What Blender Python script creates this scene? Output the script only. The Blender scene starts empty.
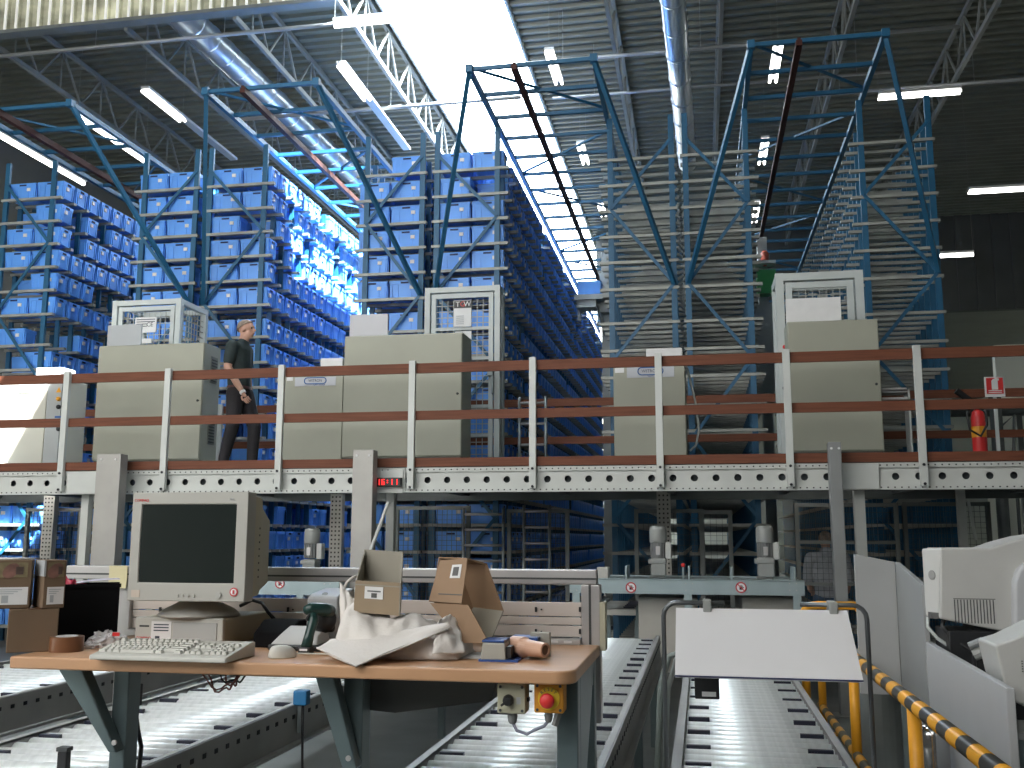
SKY_E = 9.0; LAMP_E = 10.0; SUN_E = 120.0; SUN_D = (-.55, .35, -1.0); WORLD_E = 4.5; EXPO = 0.08
import bpy, bmesh, math, random
from math import pi, sin, cos, radians, atan, tan, degrees
from mathutils import Vector, Matrix, Euler, noise
random.seed(7)
SC = bpy.context.scene
COL = SC.collection
# ------------------------------------------------------------------ camera
F = 995.0; CH = 1.6
PIT = atan(153 / F); YAW = atan(190 / F * cos(PIT)); ROLL = radians(0.15)
FW = Vector((-sin(YAW) * cos(PIT), cos(YAW) * cos(PIT), sin(PIT)))
R0_ = Vector((cos(YAW), sin(YAW), 0)); U0_ = R0_.cross(FW)
RT = R0_ * cos(ROLL) + U0_ * sin(ROLL); UP = -R0_ * sin(ROLL) + U0_ * cos(ROLL)
EYE = Vector((0, 0, CH))
cd = bpy.data.cameras.new('camera'); cam = bpy.data.objects.new('camera', cd); COL.objects.link(cam)
cd.sensor_width = 36; cd.lens = F / 1024 * 36; cd.clip_end = 300
M = Matrix((RT, UP, -FW)).transposed().to_4x4(); M.translation = EYE; cam.matrix_world = M
SC.camera = cam
def ray(px, py): return RT * ((px - 512) / F) - UP * ((py - 384) / F) + FW
def at(px, py, Y):
    d = ray(px, py); return EYE + d * (Y / d.y)
def atz(px, py, Z):
    d = ray(px, py); return EYE + d * ((Z - CH) / d.z)
def proj(p):
    d = Vector(p) - EYE; z = d.dot(FW); return (512 + F * d.dot(RT) / z, 384 - F * d.dot(UP) / z)
# ------------------------------------------------------------------ materials
MATS = {}
def mat(name, col, rough=0.5, metal=0.0, var=0.0, scale=8.0, bump=0.0, bscale=60.0, emit=0.0, spec=0.5, stretch=None):
    if name in MATS: return MATS[name]
    m = bpy.data.materials.new(name); m.use_nodes = True; nt = m.node_tree; b = nt.nodes['Principled BSDF']
    c = (col[0], col[1], col[2], 1)
    b.inputs['Base Color'].default_value = c; b.inputs['Roughness'].default_value = rough
    b.inputs['Metallic'].default_value = metal; b.inputs['Specular IOR Level'].default_value = spec
    if var or bump:
        tc = nt.nodes.new('ShaderNodeTexCoord'); mp = nt.nodes.new('ShaderNodeMapping')
        nt.links.new(tc.outputs['Object'], mp.inputs['Vector'])
        if stretch: mp.inputs['Scale'].default_value = stretch
    if var:
        n = nt.nodes.new('ShaderNodeTexNoise'); n.inputs['Scale'].default_value = scale; n.inputs['Detail'].default_value = 4
        nt.links.new(mp.outputs[0], n.inputs['Vector'])
        r = nt.nodes.new('ShaderNodeValToRGB')
        r.color_ramp.elements[0].position = 0.3; r.color_ramp.elements[1].position = 0.7
        r.color_ramp.elements[0].color = tuple(max(0, v * (1 - var)) for v in col) + (1,)
        r.color_ramp.elements[1].color = tuple(min(1, v * (1 + var)) for v in col) + (1,)
        nt.links.new(n.outputs['Fac'], r.inputs['Fac']); nt.links.new(r.outputs['Color'], b.inputs['Base Color'])
    if bump:
        n2 = nt.nodes.new('ShaderNodeTexNoise'); n2.inputs['Scale'].default_value = bscale
        nt.links.new(mp.outputs[0], n2.inputs['Vector'])
        bp = nt.nodes.new('ShaderNodeBump'); bp.inputs['Strength'].default_value = bump; bp.inputs['Distance'].default_value = 0.01
        nt.links.new(n2.outputs['Fac'], bp.inputs['Height']); nt.links.new(bp.outputs[0], b.inputs['Normal'])
    if emit:
        b.inputs['Emission Color'].default_value = c; b.inputs['Emission Strength'].default_value = emit
    MATS[name] = m; return m
def mat_bands(name, c1, c2, axis, freq, rough=0.5, metal=0.0, duty=0.5):
    """hard bands of two paints along a local axis"""
    m = bpy.data.materials.new(name); m.use_nodes = True; nt = m.node_tree; b = nt.nodes['Principled BSDF']
    tc = nt.nodes.new('ShaderNodeTexCoord'); sp = nt.nodes.new('ShaderNodeSeparateXYZ'); nt.links.new(tc.outputs['Object'], sp.inputs[0])
    mu = nt.nodes.new('ShaderNodeMath'); mu.operation = 'MULTIPLY'; mu.inputs[1].default_value = freq
    fr = nt.nodes.new('ShaderNodeMath'); fr.operation = 'FRACT'; gt = nt.nodes.new('ShaderNodeMath'); gt.operation = 'GREATER_THAN'; gt.inputs[1].default_value = duty
    nt.links.new(sp.outputs[axis], mu.inputs[0]); nt.links.new(mu.outputs[0], fr.inputs[0]); nt.links.new(fr.outputs[0], gt.inputs[0])
    mx = nt.nodes.new('ShaderNodeMix'); mx.data_type = 'RGBA'
    mx.inputs['A'].default_value = c1 + (1,); mx.inputs['B'].default_value = c2 + (1,)
    nt.links.new(gt.outputs[0], mx.inputs['Factor']); nt.links.new(mx.outputs['Result'], b.inputs['Base Color'])
    b.inputs['Roughness'].default_value = rough; b.inputs['Metallic'].default_value = metal
    MATS[name] = m; return m
def emis(name, col, s):
    m = bpy.data.materials.new(name); m.use_nodes = True; nt = m.node_tree
    nt.nodes.remove(nt.nodes['Principled BSDF']); e = nt.nodes.new('ShaderNodeEmission')
    e.inputs[0].default_value = col + (1,); e.inputs[1].default_value = s
    nt.links.new(e.outputs[0], nt.nodes['Material Output'].inputs[0]); MATS[name] = m; return m
# ------------------------------------------------------------------ mesh builder
WL = {}
def wl(o): return WL.get(o.name, Vector((0, 0, 0))) if o else Vector((0, 0, 0))
class MB:
    def __init__(s): s.v = []; s.f = []; s.mi = []; s.m = 0
    def add(s, vs, fs):
        n = len(s.v); s.v += [Vector(p) for p in vs]
        for f in fs: s.f.append([i + n for i in f]); s.mi.append(s.m)
        return s
    def box(s, x0, x1, y0, y1, z0, z1, T=None):
        vs = [Vector((x, y, z)) for z in (z0, z1) for y in (y0, y1) for x in (x0, x1)]
        if T: vs = [T @ p for p in vs]
        return s.add(vs, [(0, 2, 3, 1), (4, 5, 7, 6), (0, 1, 5, 4), (2, 6, 7, 3), (0, 4, 6, 2), (1, 3, 7, 5)])
    def hexa(s, b, t):
        """b, t: 4 bottom and 4 top corners, both anticlockwise from above"""
        return s.add(list(b) + list(t), [(3, 2, 1, 0), (4, 5, 6, 7)] + [(i, (i + 1) % 4, 4 + (i + 1) % 4, 4 + i) for i in range(4)])
    def bar(s, p0, p1, w, h, up=(0, 0, 1)):
        p0 = Vector(p0); p1 = Vector(p1); d = (p1 - p0).normalized(); u = Vector(up)
        if abs(d.dot(u)) > 0.98: u = Vector((0, 1, 0))
        a = d.cross(u).normalized() * (w / 2); b = a.cross(d).normalized() * (h / 2)
        return s.hexa([p0 - a - b, p0 + a - b, p0 + a + b, p0 - a + b], [p1 - a - b, p1 + a - b, p1 + a + b, p1 - a + b])
    def tube(s, pts, r, n=8, closed=False):
        pts = [Vector(p) for p in pts]; k = len(pts); rr = r if isinstance(r, (list, tuple)) else [r] * k
        base = len(s.v); u = None
        for i, p in enumerate(pts):
            if closed: d = (pts[(i + 1) % k] - pts[i - 1])
            else: d = (pts[min(i + 1, k - 1)] - pts[max(i - 1, 0)])
            d.normalize()
            if u is None:
                u = d.cross(Vector((0, 0, 1)))
                if u.length < 0.05: u = d.cross(Vector((0, 1, 0)))
            u = (u - d * u.dot(d)).normalized(); w = d.cross(u)
            for j in range(n):
                a = 2 * pi * j / n; s.v.append(p + (u * cos(a) + w * sin(a)) * rr[i])
        for i in range(k if closed else k - 1):
            for j in range(n):
                i2 = (i + 1) % k
                s.f.append([base + i * n + j, base + i * n + (j + 1) % n, base + i2 * n + (j + 1) % n, base + i2 * n + j]); s.mi.append(s.m)
        if not closed:
            s.f.append([base + j for j in range(n)][::-1]); s.mi.append(s.m)
            s.f.append([base + (k - 1) * n + j for j in range(n)]); s.mi.append(s.m)
        return s
    def lathe(s, prof, c, axis=(0, 0, 1), n=20, sx=1, sy=1):
        c = Vector(c); ax = Vector(axis).normalized()
        u = ax.orthogonal().normalized() if abs(ax.z) < 0.9 else Vector((1, 0, 0)); u = (u - ax * u.dot(ax)).normalized(); w = ax.cross(u)
        base = len(s.v); k = len(prof)
        for r, h in prof:
            for j in range(n):
                a = 2 * pi * j / n; s.v.append(c + ax * h + (u * cos(a) * sx + w * sin(a) * sy) * r)
        for i in range(k - 1):
            for j in range(n):
                s.f.append([base + i * n + j, base + i * n + (j + 1) % n, base + (i + 1) * n + (j + 1) % n, base + (i + 1) * n + j]); s.mi.append(s.m)
        s.f.append([base + j for j in range(n)][::-1]); s.mi.append(s.m)
        s.f.append([base + (k - 1) * n + j for j in range(n)]); s.mi.append(s.m)
        return s
    def prism(s, poly, fn, lo, hi):
        """poly: 2-D points; fn(a, b, t) -> 3-D; extruded from t = lo to hi"""
        n = len(poly); vs = [fn(a, b, lo) for a, b in poly] + [fn(a, b, hi) for a, b in poly]
        return s.add(vs, [tuple(range(n))[::-1], tuple(range(n, 2 * n))] + [(i, (i + 1) % n, n + (i + 1) % n, n + i) for i in range(n)])
    def grid(s, fn, nu, nv):
        base = len(s.v)
        for j in range(nv + 1):
            for i in range(nu + 1): s.v.append(Vector(fn(i / nu, j / nv)))
        for j in range(nv):
            for i in range(nu):
                a = base + j * (nu + 1) + i; s.f.append([a, a + 1, a + nu + 2, a + nu + 1]); s.mi.append(s.m)
        return s
    def build(s, name, m, parent=None, smooth=False, bevel=0, seg=2, local=False, solid=0, sub=0, fix=True):
        o0 = Vector((0, 0, 0)) if (local or parent is None) else wl(parent)
        me = bpy.data.meshes.new(name)
        if parent is None and not local and s.v:   # a one-mesh thing: its origin goes to its base centre
            lo = Vector([min(p[i] for p in s.v) for i in range(3)]); hi = Vector([max(p[i] for p in s.v) for i in range(3)])
            o0 = Vector(((lo.x + hi.x) / 2, (lo.y + hi.y) / 2, lo.z))
        me.from_pydata([tuple(p - o0) for p in s.v], [], s.f)
        for mm in (m if isinstance(m, (list, tuple)) else [m]): me.materials.append(mm)
        me.polygons.foreach_set('material_index', s.mi)
        if fix:
            bm = bmesh.new(); bm.from_mesh(me); bmesh.ops.recalc_face_normals(bm, faces=bm.faces); bm.to_mesh(me); bm.free()
        if smooth: me.shade_smooth()
        me.update()
        o = bpy.data.objects.new(name, me); COL.objects.link(o)
        if parent: o.parent = parent; WL[o.name] = wl(parent).copy()
        elif not local: o.location = o0; WL[o.name] = o0.copy()
        if solid: md = o.modifiers.new('solid', 'SOLIDIFY'); md.thickness = solid; md.offset = 0
        if sub: md = o.modifiers.new('sub', 'SUBSURF'); md.levels = sub; md.render_levels = sub
        if bevel:
            md = o.modifiers.new('bevel', 'BEVEL'); md.width = bevel; md.segments = seg; md.limit_method = 'ANGLE'; md.angle_limit = radians(40)
        if smooth == 'auto' or (bevel and not smooth):
            try:
                me.shade_smooth(); md = o.modifiers.new('wn', 'WEIGHTED_NORMAL'); md.keep_sharp = True
                if not bevel: me.shade_flat()
            except Exception: pass
        return o
def tag(o, label=None, cat=None, group=None, kind=None):
    if label: o['label'] = label
    if cat: o['category'] = cat
    if group: o['group'] = group
    if kind: o['kind'] = kind
    return o
def thing(name, loc, label, cat, group=None, rz=0, rot=None):
    o = bpy.data.objects.new(name, None); COL.objects.link(o); o.empty_display_size = 0.1
    o.location = loc; o.rotation_euler = rot if rot else (0, 0, rz); WL[o.name] = Vector(loc)
    return tag(o, label, cat, group)
def inst(src, parent=None, loc=None):
    """a copy of one object (shares its mesh)"""
    c = src.copy(); COL.objects.link(c)
    if parent: c.parent = parent; WL[c.name] = wl(parent).copy()
    if loc is not None: c.location = loc
    return c
def text(name, s, size, m, parent, loc, rot, extrude=0.001, align='CENTER', sx=1.0, shear=0.0):
    """lettering as a mesh; loc and rot in the parent's space"""
    cu = bpy.data.curves.new('t', 'FONT'); cu.body = s; cu.size = size; cu.extrude = extrude; cu.align_x = align; cu.align_y = 'CENTER'; cu.shear = shear
    cu.resolution_u = 3
    t = bpy.data.objects.new('t', cu); COL.objects.link(t)
    me = bpy.data.meshes.new_from_object(t); bpy.data.objects.remove(t)
    me.materials.clear(); me.materials.append(m)
    o = bpy.data.objects.new(name, me); COL.objects.link(o); o.parent = parent; o.location = loc; o.rotation_euler = rot; o.scale = (sx, 1, 1)
    WL[o.name] = wl(parent) + Vector(loc)
    return o
FRONT = (pi / 2, 0, 0)       # lettering that faces -Y
# ---- paints
galv = mat('galvanised', (0.30, 0.34, 0.35), 0.45, 0.5, 0.25, 6)
arm_m = mat('rack_arm_steel', (0.30, 0.31, 0.285), 0.5, 0.2, 0.15, 5)
rackb = mat('rack_blue_paint', (0.012, 0.095, 0.19), 0.45, 0.0, 0.15, 3)
tote_m = mat('tote_blue_plastic', (0.11, 0.34, 0.86), 0.4, 0.0, 0.12, 2)
paper = mat('white_paper', (0.72, 0.72, 0.72), 0.7, 0, 0.04, 9)
dark = mat('dark_void', (0.012, 0.014, 0.018), 0.6, 0, 0.2, 5)
black = mat('black_plastic', (0.015, 0.016, 0.018), 0.45, 0, 0.2, 12)
wpaint = mat('white_grey_paint', (0.50, 0.54, 0.53), 0.5, 0, 0.05, 3)
cabm = mat('cabinet_beige_grey', (0.34, 0.345, 0.28), 0.5, 0, 0.04, 2)
plinth_m = mat('plinth_dark_grey', (0.05, 0.055, 0.055), 0.6, 0, 0.1, 4)
railwood = mat('red_brown_wood', (0.155, 0.055, 0.03), 0.6, 0, 0.22, 5, 0.1, 40, stretch=(0.5, 9, 9), spec=.25)
mesh_m = mat('cage_wire', (0.40, 0.42, 0.40), 0.5, 0.1, 0.05, 4)
dmesh_m = mat('dark_wire', (0.10, 0.115, 0.115), 0.5, 0.3, 0.1, 4)
redp = mat('signal_red', (0.62, 0.03, 0.03), 0.45, 0, 0.05, 4)
yel = mat('signal_yellow', (0.80, 0.36, 0.02), 0.45, 0, 0.08, 5)
alu = mat('aluminium_profile', (0.48, 0.47, 0.47), 0.38, 0.6, 0.08, 6)
# ================================================================== the hall
def struct(o): o['kind'] = 'structure'; return o
floor_m = mat('concrete_floor', (0.16, 0.17, 0.165), 0.55, 0, 0.2, 1.5, 0.1, 30)
struct(MB().box(-16, 14, -4, 52, -0.2, 0).build('floor', floor_m))
deck_m = mat('roof_deck_steel', (0.15, 0.16, 0.135), 0.42, 0.35, 0.12, 1.2)
SKX0, SKX1, RZ = -5.38, -3.12, 11.0
def corr(x0, x1, y0, y1, z, p=0.26, d=0.06):
    m = MB(); y = y0; pts = []
    while y < y1: pts += [(y, z), (y + p * .5, z), (y + p * .6, z - d), (y + p * .9, z - d)]; y += p
    n = len(pts)
    m.v = [Vector((x, a, b)) for x in (x0, x1) for a, b in pts]
    m.f = [[i, i + 1, n + i + 1, n + i] for i in range(n - 1)]; m.mi = [0] * len(m.f)
    m.box(x0, x1, y0, y, z + 0.01, z + 0.2)
    return m
c = corr(-16, SKX0, -3, 46, RZ); k = corr(SKX1, 14, -3, 46, RZ); c.add(k.v, k.f)
struct(c.build('ceiling', deck_m, fix=False))
# skylight: a strip of translucent sheet between curbs
sky_m = bpy.data.materials.new('skylight_sheet'); sky_m.use_nodes = True; nt = sky_m.node_tree; nt.nodes.clear()
out = nt.nodes.new('ShaderNodeOutputMaterial'); tr = nt.nodes.new('ShaderNodeBsdfTransparent'); tr.inputs[0].default_value = (.8, .85, .9, 1)
em = nt.nodes.new('ShaderNodeEmission'); em.inputs[0].default_value = (0.86, 0.94, 1, 1); em.inputs[1].default_value = SKY_E; ad = nt.nodes.new('ShaderNodeAddShader')
nt.links.new(tr.outputs[0], ad.inputs[0]); nt.links.new(em.outputs[0], ad.inputs[1]); nt.links.new(ad.outputs[0], out.inputs[0])
w = struct(MB().box(SKX0 - .1, SKX1 + .1, 12.5, 44, RZ + .22, RZ + .24).build('window_1', sky_m))
w2 = struct(MB().box(SKX0 - .1, -3.56, 6.5, 8.6, RZ + .22, RZ + .24).build('unseen_window_2', sky_m))  # unseen roof opening, sized to let sun reach the far-left cabinet
w3 = struct(MB().box(SKX0 - .1, -4.5, 9.75, 10.5, RZ + .22, RZ + .24).build('unseen_window_3', sky_m))  # unseen roof opening, sized to put sun on the lower leftmost rack
cb = MB().box(SKX0 + .003, SKX0 + .05, 12.5, 44, RZ - .12, RZ + .22).box(SKX1 - .05, SKX1 - .003, 12.5, 44, RZ - .12, RZ + .22)
curb_m = mat('white_curb', (0.62, 0.64, 0.64), 0.5, 0, 0.04, 2)
cb.build('curb', curb_m, w)
gb = MB()
for i in range(17): gb.box(SKX0 + .05, SKX1 - .05, 13 + i * 1.8, 13.05 + i * 1.8, RZ + .1, RZ + .2)
gb.build('glazing_bar', curb_m, w)
for y0, y1 in ((-3, 6.5), (8.6, 9.75), (10.5, 12.5)): struct(MB().box(SKX0 - .1, SKX1 + .1, y0, y1, RZ + .01, RZ + .2).build('ceiling', deck_m))
struct(MB().box(-3.56, SKX1 + .1, 6.5, 10.5, RZ + .01, RZ + .2).box(-4.5, -3.56, 9.75, 10.5, RZ + .01, RZ + .2).build('ceiling', deck_m))
struct(MB().box(-.8, 14, -3.2, -3, 0, 11.2).box(-16, -.8, -3.2, -3, 0, 3.4).build('light_block_wall', mat('light_block_grey', (.2, .2, .19), .7, 0, .06, .6)))  # unseen wall added to block light from the right and low down
# corrugated bulkhead at upper left (vertical ribs)
BY = 14.0; bz = at(128, 19, BY).z
bulk_m = mat('bulkhead_sheet_glow', (0.50, 0.50, 0.38), 0.3, 0.0, 0.75, 1.3, emit=0.05, stretch=(1, 1, 1.6))  # faint glow stands in for sunlight falling on the corrugated sheet
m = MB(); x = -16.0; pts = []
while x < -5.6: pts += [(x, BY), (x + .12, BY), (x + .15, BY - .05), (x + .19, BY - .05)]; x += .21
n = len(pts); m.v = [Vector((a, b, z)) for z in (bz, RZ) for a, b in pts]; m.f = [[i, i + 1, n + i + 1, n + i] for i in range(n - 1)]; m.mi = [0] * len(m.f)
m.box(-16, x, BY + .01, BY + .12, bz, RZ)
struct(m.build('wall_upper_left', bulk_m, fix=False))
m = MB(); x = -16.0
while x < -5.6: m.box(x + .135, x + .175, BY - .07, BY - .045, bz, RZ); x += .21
struct(m.build('trim_2', mat('bulkhead_rib_glow', (.85, .85, .78), .3, 0, .3, 2.5, emit=.38)))  # ribs glow to imitate the bright light they catch
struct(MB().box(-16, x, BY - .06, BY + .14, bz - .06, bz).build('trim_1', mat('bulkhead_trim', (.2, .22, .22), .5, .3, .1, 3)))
# walls far back
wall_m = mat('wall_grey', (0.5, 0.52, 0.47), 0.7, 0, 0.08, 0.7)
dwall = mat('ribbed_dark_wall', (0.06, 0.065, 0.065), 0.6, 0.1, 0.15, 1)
struct(MB().box(-16, 14, 52, 52.3, 0, 11.2).build('wall_back', wall_m))
m = MB(); x = 4.5; WZ = at(985, 310, 30).z
while x < 14: m.box(x, x + .22, 29.95, 30.0, WZ, 11); x += .5
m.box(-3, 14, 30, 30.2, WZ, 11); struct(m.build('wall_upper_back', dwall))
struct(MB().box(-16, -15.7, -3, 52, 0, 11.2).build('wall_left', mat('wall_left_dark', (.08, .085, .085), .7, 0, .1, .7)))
struct(MB().box(13.7, 14, -3, 52, 0, 11.2).build('wall_right', wall_m))
struct(MB().box(-3, 14, 30.2, 52, WZ + .3, WZ + .5).build('ceiling_low', deck_m))
wx = at(998, 400, 22).x
struct(MB().box(wx, 13.7, 22, 22.2, 0, at(998, 345, 22).z).build('wall_partition', mat('pale_green_wall', (.68, .70, .62), .7, 0, .06, .8)))
# trusses along Y: chords at z 10 and 11, zigzag web
truss_m = mat('truss_grey_paint', (0.20, 0.21, 0.20), 0.5, 0.1, 0.1, 2)
def truss(X, y0, y1, label, w=0.065):
    t = thing('roof_truss', (X, y0, 10), label, 'roof truss', 'roof trusses under the corrugated deck')
    MB().box(X - w / 2, X + w / 2, y0, y1, 10.0, 10.09).build('bottom_chord', truss_m, t)
    MB().box(X - w / 2, X + w / 2, y0, y1, 10.84, 10.93).build('top_chord', truss_m, t)
    m = MB(); y = y0
    while y < y1 - 1.3:
        m.bar((X, y, 10.05), (X, y + .65, 10.88), .035, .035); m.bar((X, y + .65, 10.88), (X, y + 1.3, 10.05), .035, .035)
        m.bar((X, y + .65, 10.88), (X, y + .65, 10.05), .025, .025); y += 1.3
    m.build('web', truss_m, t)
for px, py, lb in [(336, 0, 'white lattice roof truss along the left edge of the bright skylight'),
                   (116, 22, 'lattice roof truss left of the round metal duct, ending over the lamp'),
                   (226, 10, 'lattice roof truss beside the right edge of the left round duct'),
                   (5, 55, 'lattice roof truss at the far left, above the leftmost blue portal'),
                   (606, 4, 'lattice roof truss between the skylight and the right duct'),
                   (722, 4, 'lattice roof truss just right of the right round duct'),
                   (856, 4, 'dark lattice roof truss above the rightmost blue portal'),
                   (997, 6, 'dark lattice roof truss at the upper right corner')]:
    p = atz(px, py, 10.0); truss(p.x, 14.15 if px < 330 else 12.0, 29.0 if px > 700 else 36.0, lb)
# round pipes across (X direction)
pipe_m = mat('pipe_grey', (0.26, 0.27, 0.27), 0.45, 0.3, 0.1, 3)
def cross(py, px, x0, x1, Z, r, label):
    p = atz(px, py, Z)
    t = thing('cross_pipe', (x0, p.y, Z), label, 'pipe', 'pipes crossing under the trusses')
    MB().tube([(x0, p.y, Z), (x1, p.y, Z)], r, 8).build('pipe', pipe_m, t, smooth=True)
    k = 0
    while x0 + .8 + 2.4 * k < x1:
        x = x0 + .8 + 2.4 * k; k += 1
        if SKX0 - .1 < x < SKX1 + .1: continue
        MB().bar((x, p.y, Z), (x, p.y, RZ), .01, .01).build('hanger', pipe_m, t)
cross(44, 128, -15.7, -5.4, 9.965, .035, 'grey pipe crossing the roof just below the ribbed upper wall')
cross(52, 660, -3.0, 4.4, 9.95, .035, 'thin grey pipe crossing in front of the right duct, the nearer one')
cross(90, 660, -2.6, 3.6, 9.95, .03, 'thin grey pipe crossing in front of the right duct, the farther one')
cross(84, 960, 2.0, 13.7, 9.965, .035, 'dark pipe crossing the roof at the upper right above the lamp')
cross(110, 360, -9.0, -3.2, 9.95, .04, 'thin pipe crossing beneath the skylight truss')
# ducts
duct_m = mat('spiral_duct', (0.55, 0.60, 0.66), 0.28, 0.85, 0.08, 3)
def duct(px, py, px2, py2, Z, r, y0, y1, label):
    a = atz(px, py, Z); b = atz(px2, py2, Z); d = (b - a) / (b.y - a.y)
    p = a + d * (y0 - a.y); q = a + d * (y1 - a.y); p.z = q.z = Z; X = p
    t = thing('air_duct', X, label, 'duct')
    m = MB().tube([p, q], r, 20); y = y0 + .4
    while y < y1:
        c = a + d * (y - a.y); c.z = Z; m.tube([c, c + Vector((0, .04, 0))], r + .012, 20); y += .55 if r > .2 else .9
    m.build('pipe', duct_m, t, smooth=True)
    y = y0 + .8
    while y < y1:
        c = a + d * (y - a.y); MB().bar((c.x, y, Z + r), (c.x, y, RZ), .02, .02).build('hanger', truss_m, t); y += 3
duct(188, 20, 292, 118, 10.3, .25, 14.2, 34, 'fat round silver spiral duct on the left, running back past the second portal')
duct(673, 0, 684, 125, 9.7, .19, 12.0, 21.2, 'round silver duct hanging right of the middle, pointing at the empty racks')
# lamps
tube_on = emis('lamp_tube', (1, .98, .93), LAMP_E)
lamp_body = mat('lamp_tray', (0.45, 0.46, 0.46), 0.5, 0.2, 0.05, 3)
def lamp(p, q, label, tubes=2, tray=None):
    p = Vector(p); q = Vector(q); d = (q - p).normalized(); s = d.cross(Vector((0, 0, 1))).normalized()
    t = thing('ceiling_lamp', (p + q) / 2, label, 'lamp', 'fluorescent roof lamps')
    a, b = (p, q) if not tray else (p, Vector(tray))
    MB().bar(a + Vector((0, 0, .07)), b + Vector((0, 0, .07)), .16, .05).build('tray', lamp_body, t)
    for i in range(tubes):
        o = s * ((i - (tubes - 1) / 2) * .11); MB().tube([p + o, q + o], .024 if tubes > 1 else .04, 8).build('tube', tube_on, t, smooth=True)
    for e in (p, q): MB().bar(e + Vector((0, 0, .09)), (e.x, e.y, RZ), .006, .006).build('hanger', truss_m, t)
def lz(a, b, lb, Z=9.6, tubes=2, tray=None):
    p = atz(*a, Z); q = atz(*b, Z)
    if abs(q.y - p.y) > abs(q.x - p.x): q.x = p.x = (p.x + q.x) / 2
    else: q.y = p.y = (p.y + q.y) / 2
    if tray: r = atz(*tray, Z); tray = Vector((p.x, r.y, Z)) if abs(q.y - p.y) > abs(q.x - p.x) else Vector((r.x, p.y, Z))
    lamp(p, q, lb, tubes, tray)
lz((143, 91), (184, 121), 'lit twin tube lamp hanging left of the silver duct', tray=(238, 162))
lz((340, 66), (368, 100), 'lamp beside the skylight truss with a long tray running back', tray=(410, 152))
lz((80, 116), (143, 162), 'long pale lamp above the leftmost blue portal', tubes=1)
lz((-4, 134), (84, 184), 'long pale lamp at the far left edge, below the others', tubes=1)
lz((777, 46), (774, 82), 'lit lamp nearest the camera in the row over the right aisle')
lz((764, 140), (763, 164), 'second lit lamp back in the row over the right aisle')
lz((756, 203), (755, 222), 'third lit lamp back in the row over the right aisle')
lz((550, 52), (558, 84), 'lit lamp at the right edge of the skylight, nearest one')
lz((580, 145), (586, 164), 'lit lamp at the right edge of the skylight, second one back')
lz((600, 205), (604, 216), 'lit lamp at the right edge of the skylight, third one back')
lz((879, 97), (960, 93), 'lit lamp hung crosswise right of the rightmost portal')
lz((970, 191), (1034, 190), 'lit lamp hung crosswise at the right edge of the roof', 8.6)
lz((938, 256), (973, 255), 'small lit lamp hung crosswise just right of the last rack', 8.2, 1)
lz((334, 25), (392, 21), 'lamp hung crosswise beneath the skylight truss', 9.5, 1)
for a, b, lb in [((943, 319), (1022, 316), 'long lamp deep in the back hall, topmost of that row'), ((944, 324), (1000, 323), 'lamp deep in the back hall, just under the topmost'),
                 ((944, 335), (976, 334), 'short lamp deep in the back hall under two longer ones'), ((960, 358), (1016, 357), 'lamp deep in the back hall just above the top rail'),
                 ((965, 366), (1000, 366), 'lamp deep in the back hall just below the top rail')]:
    Yd = 34 + (a[1] - 319) * .18
    p = at(*a, Yd); q = at(*b, Yd); q.z = p.z; t = thing('ceiling_lamp', p, lb, 'lamp', 'lamps in the back hall')
    MB().box(p.x, q.x, Yd, Yd + .2, p.z, p.z + .06).build('tube', emis('far_tube%d' % a[1], (1, .98, .9), 14.0), t)
    m = MB(); m.box(p.x, q.x, Yd, Yd + .22, p.z + .06, p.z + .12)
    for e in (p.x + .1, q.x - .1): m.box(e, e + .02, Yd + .1, Yd + .12, p.z + .12, WZ + .3)
    m.build('tray', lamp_body, t)
# ================================================================== racks
RY = 13.4; BP = 0.34; NB = 44; RE = RY + BP * NB
LV = [6.86, 6.48, 6.11, 5.74, 5.37, 4.99, 4.51, 4.13, 3.76, 3.39, 3.02, 2.65, 2.15, 1.78, 1.41, 1.04, .67, .30]
RACKS = [(-10.69, -9.87, 1, 'leftmost rack'), (-8.29, -7.43, -1, 'second rack from left'), (-7.2, -6.32, 1, 'sunlit third rack'),
         (-4.7, -3.86, -1, 'fourth rack from left'), (-3.64, -2.75, 1, 'fifth rack from left'),
         (-1.13, -.28, -1, 'sixth rack'), (-.09, .73, 1, 'seventh rack'), (2.24, 3.11, -1, 'last rack')]
RLAB = ['blue steel storage rack at the far left edge holding scattered totes',
        'blue steel storage rack behind the cabinet with grey panel, left of a twin',
        'blue steel storage rack behind the walking person, its aisle side lit by sun',
        'blue steel storage rack behind the tall middle cabinet, left of its twin',
        'blue steel storage rack behind the mesh cage with sign, packed with totes',
        'empty blue storage rack with bare shelf arms, left of the middle pair',
        'empty blue storage rack with bare shelf arms, right of the middle pair',
        'empty dark blue storage rack farthest right, behind the tallest cabinet']
up_me = MB().box(-.036, .036, -.02, .02, 0, 7.14).build('tmp', rackb, local=True).data
bpy.data.objects.remove(bpy.data.objects['tmp'])
upf_me = MB().box(-.038, .038, -.022, .022, 0, 7.46).build('tmp', rackb, local=True).data
bpy.data.objects.remove(bpy.data.objects['tmp'])
def mesh_obj(name, me, parent, loc):
    o = bpy.data.objects.new(name, me); COL.objects.link(o); o.parent = parent; o.location = loc; return o
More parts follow.
